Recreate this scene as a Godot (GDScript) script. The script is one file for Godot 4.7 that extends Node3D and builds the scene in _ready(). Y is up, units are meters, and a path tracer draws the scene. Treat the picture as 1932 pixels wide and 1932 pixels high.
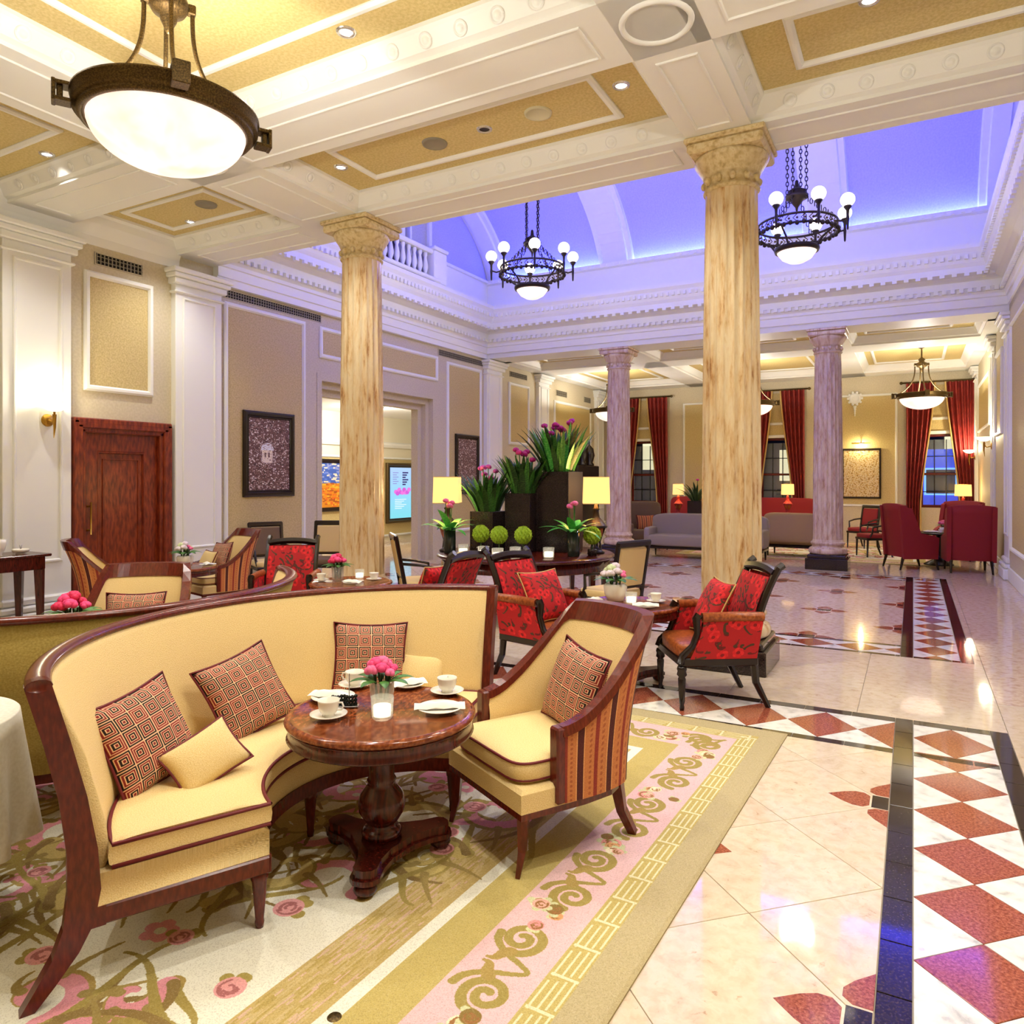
extends Node3D
# A hotel lounge: near bay with a coffered ceiling, a vaulted atrium behind two marble columns, a far lounge with curtained windows.
# x runs along the column row, -z is the depth of the hall, y is up; metres.

var T := Transform3D.IDENTITY      # applied to every vertex that the shape helpers add
var taken := {}
var M := {}
var rng := RandomNumberGenerator.new()

const EYE := Vector3(0, 1.62, 0)
const YAW := 28.8                  # degrees that the camera looks to the left of -z
const FOCAL := 1377.0              # in pixels of the 1932 x 1932 frame
const HORIZON := 904.0
const LEFT := -8.4                 # face of the left wall's pilasters
const RIGHT := 1.35
const BACK := -21.3
const DOWN := 3.2      # one recessed downlight
const GLOBE := 0.18    # one chandelier globe
const BOWL := 1.7      # one bowl pendant

# ---------------------------------------------------------------- naming
func numbered(parent, called: String) -> String:
	var key := str(parent.get_instance_id()) + "/" + called
	var n: int = taken.get(key, 0)
	taken[key] = n + 1
	return called if n == 0 else "%s_%03d" % [called, n]

func put(node, called: String, parent = null):
	var p = self if parent == null else parent
	node.name = numbered(p, called)
	p.add_child(node, true)
	return node

func tag(o, label: String, category: String, group := ""):
	o.set_meta("label", label)
	o.set_meta("category", category)
	if group != "":
		o.set_meta("group", group)
	return o

func thing(called: String, label: String, category: String, at := Vector3.ZERO, turn := 0.0, group := ""):
	var o = put(Node3D.new(), called)
	o.position = at
	o.rotation.y = deg_to_rad(turn)
	return tag(o, label, category, group)

func structure(called: String):
	var o = put(Node3D.new(), called)
	o.set_meta("kind", "structure")
	return o

func copy(o, called: String, label: String, at: Vector3, turn := 0.0, group := ""):
	var c = o.duplicate()
	put(c, called)
	c.position = at
	c.rotation.y = deg_to_rad(turn)
	c.set_meta("label", label)
	if group != "":
		c.set_meta("group", group)
	elif c.has_meta("group"):
		c.remove_meta("group")
	return c

# ---------------------------------------------------------------- shapes
func new_st(smooth := false) -> SurfaceTool:
	var st := SurfaceTool.new()
	st.begin(Mesh.PRIMITIVE_TRIANGLES)
	st.set_smooth_group(0 if smooth else -1)
	return st

func finish(st: SurfaceTool, m) -> ArrayMesh:
	st.index()
	st.generate_normals()
	var mesh := st.commit()
	mesh.surface_set_material(0, m)
	return mesh

func part(called: String, st: SurfaceTool, m, parent = null):
	var o := MeshInstance3D.new()
	o.mesh = finish(st, m)
	return put(o, called, parent)

func share(called: String, mesh: Mesh, parent, where: Transform3D):
	var o := MeshInstance3D.new()
	o.mesh = mesh
	o.transform = where
	return put(o, called, parent)

func tri(st, a, b, c, ua := Vector2.ZERO, ub := Vector2.ZERO, uc := Vector2.ZERO):
	st.set_uv(ua)
	st.add_vertex(T * a)
	st.set_uv(ub)
	st.add_vertex(T * b)
	st.set_uv(uc)
	st.add_vertex(T * c)

func quad(st, a, b, c, d, ua := Vector2(0, 0), ub := Vector2(1, 0), uc := Vector2(1, 1), ud := Vector2(0, 1)):
	tri(st, a, b, c, ua, ub, uc)
	tri(st, a, c, d, ua, uc, ud)

# rows of points -> a surface; uv runs 0..1 both ways (times k)
func grid(st, rows: Array, flip := false, k := Vector2.ONE):
	var m := rows.size()
	for i in m - 1:
		var n: int = rows[i].size()
		for j in n - 1:
			var ua := Vector2(float(j) / (n - 1), float(i) / (m - 1)) * k
			var uc := Vector2(float(j + 1) / (n - 1), float(i + 1) / (m - 1)) * k
			if flip:
				quad(st, rows[i][j], rows[i + 1][j], rows[i + 1][j + 1], rows[i][j + 1], ua, Vector2(ua.x, uc.y), uc, Vector2(uc.x, ua.y))
			else:
				quad(st, rows[i][j], rows[i][j + 1], rows[i + 1][j + 1], rows[i + 1][j], ua, Vector2(uc.x, ua.y), uc, Vector2(ua.x, uc.y))

# box with chamfered edges
func box(st, c: Vector3, s: Vector3, b := 0.0):
	var h := s * 0.5
	if b <= 0.0:
		for f in [[Vector3(1, 0, 0), Vector3(0, 1, 0), Vector3(0, 0, 1)], [Vector3(0, 1, 0), Vector3(0, 0, 1), Vector3(1, 0, 0)], [Vector3(0, 0, 1), Vector3(1, 0, 0), Vector3(0, 1, 0)]]:
			for sg in [1.0, -1.0]:
				var n: Vector3 = f[0] * h * sg
				var u: Vector3 = f[1] * h
				var w: Vector3 = f[2] * h * sg
				quad(st, c + n - u + w, c + n + u + w, c + n + u - w, c + n - u - w)
		return
	b = minf(b, minf(h.x, minf(h.y, h.z)) * 0.9)
	var ax := [Vector3(1, 0, 0), Vector3(0, 1, 0), Vector3(0, 0, 1)]
	for i in 3:
		var e0: Vector3 = ax[i]
		var e1: Vector3 = ax[(i + 1) % 3]
		var e2: Vector3 = ax[(i + 2) % 3]
		var h0: float = h[i]
		var h1: float = h[(i + 1) % 3]
		var h2: float = h[(i + 2) % 3]
		for sg in [1.0, -1.0]:
			var n: Vector3 = c + e0 * h0 * sg
			var u: Vector3 = e1 * (h1 - b)
			var w: Vector3 = e2 * (h2 - b) * sg
			quad(st, n - u + w, n + u + w, n + u - w, n - u - w)
		for s1 in [1.0, -1.0]:
			for s2 in [1.0, -1.0]:
				var l: Vector3 = e0 * (h0 - b) * s1 * s2
				var p: Vector3 = c + e1 * h1 * s1 + e2 * (h2 - b) * s2
				var q: Vector3 = c + e1 * (h1 - b) * s1 + e2 * h2 * s2
				quad(st, p - l, p + l, q + l, q - l)
	for sx in [1.0, -1.0]:
		for sy in [1.0, -1.0]:
			for sz in [1.0, -1.0]:
				var k := Vector3(sx, sy, sz)
				var px: Vector3 = c + k * (h - Vector3(0, b, b))
				var py: Vector3 = c + k * (h - Vector3(b, 0, b))
				var pz: Vector3 = c + k * (h - Vector3(b, b, 0))
				if sx * sy * sz > 0:
					tri(st, px, pz, py)
				else:
					tri(st, px, py, pz)

func bar(st, a: Vector3, b: Vector3, w: float, d: float, bev := 0.0, up := Vector3.UP):
	# a beam from a to b, w wide, d deep
	var keep := T
	var z := (b - a).normalized()
	if absf(z.dot(up)) > 0.98:
		up = Vector3(0, 0, 1)
	var x := up.cross(z).normalized()
	var y := z.cross(x)
	T = T * Transform3D(Basis(x, y, z), (a + b) * 0.5)
	box(st, Vector3.ZERO, Vector3(w, d, a.distance_to(b)), bev)
	T = keep

# outline: points (radius, height); turned round the y axis at c
func lathe(st, outline: Array, n := 24, c := Vector3.ZERO, from := 0.0, to := TAU):
	var rows := []
	for p in outline:
		var row := PackedVector3Array()
		for j in n + 1:
			var a := lerpf(from, to, float(j) / n)
			row.append(c + Vector3(cos(a) * p[0], p[1], sin(a) * p[0]))
		rows.append(row)
	grid(st, rows)

func tube(st, pts: Array, r, sides := 8, cap := true, flat := 1.0):
	var rows := []
	var n := pts.size()
	var side := Vector3.ZERO
	for i in n:
		var dir: Vector3 = (pts[mini(i + 1, n - 1)] - pts[maxi(i - 1, 0)]).normalized()
		if side == Vector3.ZERO:
			side = dir.cross(Vector3.UP)
			if side.length() < 0.05:
				side = Vector3.RIGHT
		side = (side - dir * side.dot(dir)).normalized()
		var up := dir.cross(side)
		var rr: float = r[i] if r is Array else r
		var row := PackedVector3Array()
		for j in sides + 1:
			var a := TAU * j / sides
			row.append(pts[i] + side * cos(a) * rr + up * sin(a) * rr * flat)
		rows.append(row)
	grid(st, rows)
	if cap:
		for e in [0, n - 1]:
			for j in sides:
				if e == 0:
					tri(st, pts[0], rows[0][j], rows[0][j + 1])
				else:
					tri(st, pts[e], rows[e][j + 1], rows[e][j])

func ball(st, c: Vector3, r, n := 14, rings := 8):
	var s: Vector3 = r if r is Vector3 else Vector3(r, r, r)
	var rows := []
	for i in rings + 1:
		var b := PI * i / rings
		var row := PackedVector3Array()
		for j in n + 1:
			var a := TAU * j / n
			row.append(c + Vector3(sin(b) * cos(a), -cos(b), sin(b) * sin(a)) * s)
		rows.append(row)
	grid(st, rows)

# closed outline in (out, y), swept from a to b; out points to the side "out"
func extrude(st, outline: Array, a: Vector3, b: Vector3, out: Vector3, caps := true):
	var n := outline.size()
	var poly := PackedVector2Array()
	for i in n:
		var p = outline[i]
		var q = outline[(i + 1) % n]
		poly.append(Vector2(p[0], p[1]))
		var p0: Vector3 = out * p[0] + Vector3.UP * p[1]
		var q0: Vector3 = out * q[0] + Vector3.UP * q[1]
		quad(st, a + p0, b + p0, b + q0, a + q0)
	if caps:
		var t := Geometry2D.triangulate_polygon(poly)
		for i in range(0, t.size(), 3):
			var v := []
			for k in 3:
				v.append(out * poly[t[i + k]].x + Vector3.UP * poly[t[i + k]].y)
			tri(st, a + v[0], a + v[1], a + v[2])
			tri(st, b + v[0], b + v[2], b + v[1])

# flat outline (x, z) between two heights, with a small chamfer at the top edge
func slab(st, poly: PackedVector2Array, y0: float, y1: float, bev := 0.0):
	var top := poly
	if bev > 0.0:
		var o := Geometry2D.offset_polygon(poly, -bev)
		if o.size() > 0 and o[0].size() == poly.size():
			top = PackedVector2Array()
			for p in poly:                       # offset_polygon may start at another corner
				var best: Vector2 = o[0][0]
				for q in o[0]:
					if q.distance_to(p) < best.distance_to(p):
						best = q
				top.append(best)
		else:
			bev = 0.0
	var n := poly.size()
	var ym := y1 - bev
	for i in n:
		var p := poly[i]
		var q := poly[(i + 1) % n]
		quad(st, Vector3(p.x, y0, p.y), Vector3(q.x, y0, q.y), Vector3(q.x, ym, q.y), Vector3(p.x, ym, p.y))
		if bev > 0.0:
			var p2 := top[i]
			var q2 := top[(i + 1) % n]
			quad(st, Vector3(p.x, ym, p.y), Vector3(q.x, ym, q.y), Vector3(q2.x, y1, q2.y), Vector3(p2.x, y1, p2.y))
	var t := Geometry2D.triangulate_polygon(top)
	for i in range(0, t.size(), 3):
		var a := top[t[i]]
		var b := top[t[i + 1]]
		var c := top[t[i + 2]]
		tri(st, Vector3(a.x, y1, a.y), Vector3(b.x, y1, b.y), Vector3(c.x, y1, c.y))

func rect2(x0, z0, x1, z1) -> PackedVector2Array:
	return PackedVector2Array([Vector2(x0, z0), Vector2(x1, z0), Vector2(x1, z1), Vector2(x0, z1)])

# flat frame round a rectangle on a wall or ceiling: centre, half sizes along u and v, n faces out
func frame(st, c: Vector3, u: Vector3, v: Vector3, n: Vector3, w: float, d: float):
	var un := u.normalized()
	var vn := v.normalized()
	var prof := [[0.0, 0.0], [0.0, d * 0.55], [w * 0.3, d], [w * 0.7, d], [w, d * 0.35], [w, 0.0]]
	var corners := [[-1, -1], [1, -1], [1, 1], [-1, 1]]
	for k in 4:
		var a = corners[k]
		var b = corners[(k + 1) % 4]
		for i in prof.size() - 1:
			var p = prof[i]
			var q = prof[i + 1]
			var pt := func(e, f):
				return c + u * e[0] + v * e[1] - (un * e[0] + vn * e[1]) * f[0] + n * f[1]
			quad(st, pt.call(a, p), pt.call(b, p), pt.call(b, q), pt.call(a, q))

func arc_points(c: Vector3, r: float, a0: float, a1: float, n: int) -> Array:
	var out := []
	for i in n + 1:
		var a := deg_to_rad(lerpf(a0, a1, float(i) / n))
		out.append(c + Vector3(cos(a) * r, 0, sin(a) * r))
	return out

# closed outline (r, y) swept round the y axis between two angles in degrees
func ring_sweep(st, outline: Array, a0: float, a1: float, n: int, caps := true, c := Vector3.ZERO):
	var rows := []
	var o := outline.duplicate()
	o.append(outline[0])
	for i in n + 1:
		var a := deg_to_rad(lerpf(a0, a1, float(i) / n))
		var row := PackedVector3Array()
		for p in o:
			row.append(c + Vector3(cos(a) * p[0], p[1], sin(a) * p[0]))
		rows.append(row)
	grid(st, rows)
	if caps:
		var poly := PackedVector2Array()
		for p in outline:
			poly.append(Vector2(p[0], p[1]))
		var t := Geometry2D.triangulate_polygon(poly)
		for i in range(0, t.size(), 3):
			tri(st, rows[0][t[i]], rows[0][t[i + 1]], rows[0][t[i + 2]])
			tri(st, rows[n][t[i]], rows[n][t[i + 2]], rows[n][t[i + 1]])

# the downward half of a lamp whose bowl hides the bulb
func pool(parent, at: Vector3, energy: float, color: Color, size := 0.2):
	var l := SpotLight3D.new()
	l.light_color = color
	l.light_energy = energy
	l.spot_range = 40.0
	l.spot_attenuation = 2.0
	l.spot_angle = 80.0
	l.light_size = size
	l.shadow_enabled = true
	put(l, "light", parent)
	l.position = at
	l.rotation_degrees = Vector3(-90, 0, 0)
	return l

func glow(parent, at: Vector3, energy: float, color: Color, size := 0.05):
	var l := OmniLight3D.new()
	l.light_color = color
	l.light_energy = energy
	l.omni_range = 40.0
	l.omni_attenuation = 2.0
	l.light_size = size
	l.shadow_enabled = true
	put(l, "light", parent)
	l.position = at
	return l

# ---------------------------------------------------------------- materials
func ramp(stops: Array) -> Gradient:
	var g := Gradient.new()
	var o := PackedFloat32Array()
	var c := PackedColorArray()
	for s in stops:
		o.append(s[0])
		c.append(Color(s[1]))
	g.offsets = o
	g.colors = c
	return g

func noise_tex(stops, freq: float, seed_: int, size := 512, octaves := 4, warp := 0.0, gain := 0.5) -> NoiseTexture2D:
	var n := FastNoiseLite.new()
	n.seed = seed_
	n.noise_type = FastNoiseLite.TYPE_SIMPLEX_SMOOTH
	n.frequency = freq
	n.fractal_type = FastNoiseLite.FRACTAL_FBM
	n.fractal_octaves = octaves
	n.fractal_gain = gain
	if warp > 0.0:
		n.domain_warp_enabled = true
		n.domain_warp_amplitude = warp
		n.domain_warp_frequency = freq * 0.6
	var t := NoiseTexture2D.new()
	t.width = size
	t.height = size
	t.seamless = true
	t.noise = n
	if stops is Array and stops.size() > 0:
		t.color_ramp = ramp(stops)
	else:
		t.as_normal_map = true
		t.bump_strength = stops if stops is float else 4.0
	return t

func mat(color, rough := 0.6, metal := 0.0) -> StandardMaterial3D:
	var m := StandardMaterial3D.new()
	m.albedo_color = Color(color) if color is String else color
	m.roughness = rough
	m.metallic = metal
	return m

func grained(tex, scale, rough := 0.6, world := true, metal := 0.0) -> StandardMaterial3D:
	var m := StandardMaterial3D.new()
	m.albedo_texture = tex
	m.roughness = rough
	m.metallic = metal
	m.uv1_triplanar = true
	m.uv1_world_triplanar = world
	m.uv1_scale = scale if scale is Vector3 else Vector3.ONE * scale
	m.uv1_triplanar_sharpness = 4.0
	return m

func bumpy(m: StandardMaterial3D, tex, k := 0.5) -> StandardMaterial3D:
	m.normal_enabled = true
	m.normal_texture = tex
	m.normal_scale = k
	return m

func lamp_mat(color: String, energy: float) -> StandardMaterial3D:
	var m := mat(color, 0.4)
	m.emission_enabled = true
	m.emission = Color(color)
	m.emission_energy_multiplier = energy
	return m

func pic(img: Image, rough := 0.6) -> StandardMaterial3D:
	var m := StandardMaterial3D.new()
	m.albedo_texture = ImageTexture.create_from_image(img)
	m.roughness = rough
	return m

# painting tools on an Image
func disc(img: Image, x: float, y: float, r: float, c: Color):
	var n := int(ceil(r))
	for dy in range(-n, n + 1):
		var q := r * r - dy * dy
		if q <= 0.0:
			continue
		var w := int(round(sqrt(q)))
		img.fill_rect(Rect2i(int(x) - w, int(y) + dy, 2 * w + 1, 1), c)

func stroke(img: Image, pts: Array, r0: float, r1: float, c: Color):
	var n := pts.size()
	for i in n - 1:
		var a: Vector2 = pts[i]
		var b: Vector2 = pts[i + 1]
		var r := lerpf(r0, r1, float(i) / n)
		var steps := int(maxf(1.0, a.distance_to(b) / maxf(1.0, r * 0.5)))
		for k in steps:
			var p := a.lerp(b, float(k) / steps)
			disc(img, p.x, p.y, r, c)

func spiral(c: Vector2, r: float, a0: float, turns: float, hand := 1.0) -> Array:
	var pts := []
	var n := int(40 * turns)
	for i in n + 1:
		var f := float(i) / n
		var a := a0 + hand * TAU * turns * f
		pts.append(c + Vector2(cos(a), sin(a)) * r * (1.0 - 0.82 * f))
	return pts

func curve(a: Vector2, b: Vector2, c: Vector2, d: Vector2) -> Array:
	var pts := []
	for i in 25:
		pts.append(a.bezier_interpolate(b, c, d, i / 24.0))
	return pts

func speckle(img: Image, dark: Color, light: Color, n: int):
	# fibre grain: small tile of dots laid over the whole picture
	var t := Image.create(128, 128, false, Image.FORMAT_RGBA8)
	t.fill(Color(0, 0, 0, 0))
	for i in n:
		t.set_pixel(rng.randi_range(0, 127), rng.randi_range(0, 127), dark if rng.randf() < 0.55 else light)
	for y in range(0, img.get_height(), 128):
		for x in range(0, img.get_width(), 128):
			img.blend_rect(t, Rect2i(0, 0, 128, 128), Vector2i(x, y))

func rose(img: Image, x: float, y: float, s: float, base: Color, deep: Color, leaf: Color):
	for k in 3:
		var a := rng.randf() * TAU
		disc(img, x + cos(a) * s * 1.1, y + sin(a) * s * 1.1, s * 0.45, leaf)
	disc(img, x, y, s, base)
	for k in 4:
		var pts := []
		var a0 := rng.randf() * TAU
		for i in 9:
			var a := a0 + i * 0.35
			pts.append(Vector2(x + cos(a) * s * (0.25 + 0.17 * k), y + sin(a) * s * (0.25 + 0.17 * k)))
		stroke(img, pts, s * 0.07, s * 0.1, deep)

func rug_picture() -> Image:
	# 1 px = 2.6 mm; u = distance from the rug's right edge, v = distance from its far edge
	var W := 2048
	var img := Image.create(W, W, false, Image.FORMAT_RGBA8)
	var px := W / 5.3
	var olive := Color("#b4a478")
	var gold := Color("#c0ad66")
	var goldd := Color("#a98f4c")
	var ivory := Color("#ebe9d8")
	var pink := Color("#e3bcbe")
	var lines := Color("#e2dcb4")
	var rosec := Color("#df94a0")
	var moss := Color("#a3904a")
	var fill_in := func(d: float, c: Color):
		var k := int(d * px)
		img.fill_rect(Rect2i(k, k, W - 2 * k, W - 2 * k), c)
	fill_in.call(0.0, olive)
	fill_in.call(0.02, Color("#b9aa80"))
	fill_in.call(0.145, gold)
	fill_in.call(0.255, pink)
	fill_in.call(0.535, gold)
	fill_in.call(0.70, ivory)
	fill_in.call(0.755, Color("#bfa768"))
	fill_in.call(0.975, ivory)
	# mottled wide band
	for i in 1500:
		var t := rng.randf_range(0.77, 0.96) * px
		var s := rng.randf_range(0.8, 4.5) * px
		var c := Color("#c8b27c") if rng.randf() < 0.5 else (Color("#b39c55") if rng.randf() < 0.6 else Color("#d0b096"))
		var L := rng.randi_range(8, 40)
		img.fill_rect(Rect2i(int(t), int(s), 3, L), c)
		img.fill_rect(Rect2i(int(s), int(t), L, 3), c)
	# ladder of pale lines in the gold band
	for i in 34:
		var s := 0.2 * px + i * 0.17 * px
		for k in 4:
			var t := (0.155 + 0.026 * k) * px
			img.fill_rect(Rect2i(int(t), int(s) + k * 4, 3, int(0.145 * px)), lines)
			img.fill_rect(Rect2i(int(s) + k * 4, int(t), int(0.145 * px), 3), lines)
		img.fill_rect(Rect2i(int(0.148 * px), int(s - 4), int(0.1 * px), 5), lines)
		img.fill_rect(Rect2i(int(s - 4), int(0.148 * px), 5, int(0.1 * px)), lines)
	# pink band: scrolls and roses, along the right edge and along the far edge
	for way in 2:
		for i in 8:
			var s := (0.62 + i * 0.62) * px
			var t := 0.395 * px
			var at := func(a: float, b: float) -> Vector2:
				return Vector2(t + b * px, s + a * px) if way == 0 else Vector2(s + a * px, t + b * px)
			for hand in [1.0, -1.0]:
				var c: Vector2 = at.call(hand * 0.16, 0.02 * hand)
				stroke(img, spiral(c, 0.085 * px, PI * 0.5 if way == 0 else 0.0, 1.6, hand), 7, 5, moss)
				stroke(img, curve(at.call(hand * 0.16, 0.105), at.call(hand * 0.26, 0.1), at.call(hand * 0.27, -0.05), at.call(hand * 0.31, -0.09)), 6, 3, moss)
				stroke(img, curve(at.call(hand * 0.24, 0.02), at.call(hand * 0.28, 0.06), at.call(hand * 0.3, 0.03), at.call(hand * 0.3, 0.08)), 9, 2, goldd)
			for k in 5:
				var p: Vector2 = at.call(rng.randf_range(-0.07, 0.07), rng.randf_range(-0.08, 0.08))
				rose(img, p.x, p.y, rng.randf_range(9, 17), [Color("#e79a94"), Color("#d9a06a"), Color("#efe3c0"), Color("#8b7238"), Color("#e7b0a0")][k], Color("#9a6a3a"), Color("#cfd0a0"))
	# field: acanthus scrolls in moss and rose over ivory
	var lo := 1.02 * px
	for i in 130:
		var c := Vector2(rng.randf_range(lo, W - lo), rng.randf_range(lo, W - lo))
		var r := rng.randf_range(0.11, 0.24) * px
		var a := rng.randf() * TAU
		var hand := 1.0 if rng.randf() < 0.5 else -1.0
		var pts := spiral(c, r, a, 0.85, hand)
		stroke(img, pts, 14, 4, moss if i % 3 else goldd)
		var inner := []
		for p in pts:
			inner.append(c + (p - c) * 0.83)
		stroke(img, inner, 15, 4, rosec if i % 3 != 1 else Color("#c9b46c"))
		var tip: Vector2 = pts[0]
		var out := (tip - c).normalized()
		var along := out.orthogonal() * -hand
		stroke(img, curve(tip, tip + along * r, tip + along * r * 1.6 + out * r * 0.7, tip + along * r * 2.2 + out * r * 0.3), 8, 2, moss)
		stroke(img, curve(tip, tip + along * r * 0.8, tip + along * r * 1.1 - out * r * 0.4, tip + along * r * 1.5 - out * r * 0.9), 8, 2, Color("#8d7440"))
		for k in 3:
			var q: Vector2 = pts[int(pts.size() * (0.2 + 0.25 * k))]
			var dv := (q - c).normalized()
			stroke(img, curve(q, q + dv * 18, q + dv * 36 + along * 18, q + dv * 44 + along * 40), 7, 1, Color("#a08a4c"))
	for i in 46:
		var x := rng.randf_range(lo, W - lo)
		var y := rng.randf_range(lo, W - lo)
		if i % 2:
			for k in 5:
				disc(img, x + cos(k * TAU / 5) * 15, y + sin(k * TAU / 5) * 15, 11, Color("#ea9fae"))
			disc(img, x, y, 8, ivory)
		else:
			rose(img, x, y, rng.randf_range(14, 22), Color("#e7a4a4"), Color("#b06a6a"), Color("#a8964e"))
	speckle(img, Color(0.25, 0.2, 0.08, 0.16), Color(1, 1, 0.95, 0.16), 5200)
	return img

func cushion_picture() -> Image:
	var img := Image.create(512, 512, false, Image.FORMAT_RGBA8)
	var peach := Color("#f0c59c")
	var red := Color("#8c2426")
	var dark := Color("#1c090d")
	img.fill(peach)
	var n := 6
	var s := 512.0 / n
	for i in n:
		for j in n:
			var x := int(i * s)
			var y := int(j * s)
			var k := int(s)
			var c := [dark if (i + j) % 3 else red, peach, red, peach, dark, peach, red]
			var d := [3, 10, 14, 21, 25, 32, 36]
			for q in 7:
				img.fill_rect(Rect2i(x + d[q], y + d[q], k - 2 * d[q], k - 2 * d[q]), c[q])
	speckle(img, Color(0.1, 0, 0, 0.2), Color(1, 0.8, 0.6, 0.15), 4000)
	return img

func stripe_picture() -> Image:
	var img := Image.create(512, 256, false, Image.FORMAT_RGBA8)
	img.fill(Color("#c67a44"))
	for i in 4:
		var x := i * 128
		img.fill_rect(Rect2i(x + 8, 0, 24, 256), Color("#4a1214"))
		img.fill_rect(Rect2i(x + 4, 0, 3, 256), Color("#e7b070"))
		img.fill_rect(Rect2i(x + 33, 0, 3, 256), Color("#e7b070"))
		img.fill_rect(Rect2i(x + 74, 0, 16, 256), Color("#8e2c22"))
		for y in range(0, 256, 16):
			disc(img, x + 56, y + 6, 5, Color("#a85a34"))
			disc(img, x + 106, y + 12, 5, Color("#a85a34"))
	speckle(img, Color(0.2, 0.05, 0, 0.25), Color(1, 0.8, 0.5, 0.2), 5000)
	return img

func floral_picture() -> Image:
	var img := Image.create(512, 512, false, Image.FORMAT_RGBA8)
	img.fill(Color("#b4141c"))
	for i in 60:
		var p := Vector2(rng.randf() * 512, rng.randf() * 512)
		var q := p + Vector2(rng.randf_range(-70, 70), rng.randf_range(-70, 70))
		stroke(img, curve(p, p + Vector2(30, 0), q - Vector2(0, 30), q), 9, 2, Color("#4c3420") if i % 3 else Color("#6a1416"))
	for i in 22:
		var p := Vector2(rng.randf() * 512, rng.randf() * 512)
		for k in 6:
			var a := k * TAU / 6 + i
			disc(img, p.x + cos(a) * 20, p.y + sin(a) * 20, 17, Color("#d2181f") if k % 2 else Color("#e2242a"))
		disc(img, p.x, p.y, 12, Color("#8c0d14"))
	speckle(img, Color(0.15, 0, 0, 0.2), Color(1, 0.5, 0.4, 0.12), 4000)
	return img

func etching_picture(seed_: int, pale: bool) -> Image:
	# a brown mottled print with a pale rounded mass in it
	rng.seed = seed_
	var img := Image.create(192, 288, false, Image.FORMAT_RGBA8)
	img.fill(Color("#6d4a42"))
	for i in 2600:
		var c: Color = [Color("#3e2723"), Color("#8d6a60"), Color("#c9b3a8"), Color("#55352e"), Color("#e6dcd4")][rng.randi_range(0, 4)]
		img.fill_rect(Rect2i(rng.randi_range(0, 190), rng.randi_range(0, 286), rng.randi_range(1, 7), rng.randi_range(1, 5)), c)
	if pale:
		for dy in range(-30, 1):
			var w := int(sqrt(900.0 - dy * dy))
			img.fill_rect(Rect2i(86 - w, 128 + dy, 2 * w, 1), Color("#e8eaf0"))
		img.fill_rect(Rect2i(62, 128, 48, 50), Color("#efe2c8"))
		img.fill_rect(Rect2i(74, 138, 7, 18), Color("#5a3a34"))
		img.fill_rect(Rect2i(90, 138, 7, 18), Color("#5a3a34"))
		for i in 420:
			img.fill_rect(Rect2i(rng.randi_range(50, 122), rng.randi_range(92, 182), rng.randi_range(1, 4), rng.randi_range(1, 3)), Color("#8d6a60") if i % 2 else Color("#d8ccc4"))
	return img

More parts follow.
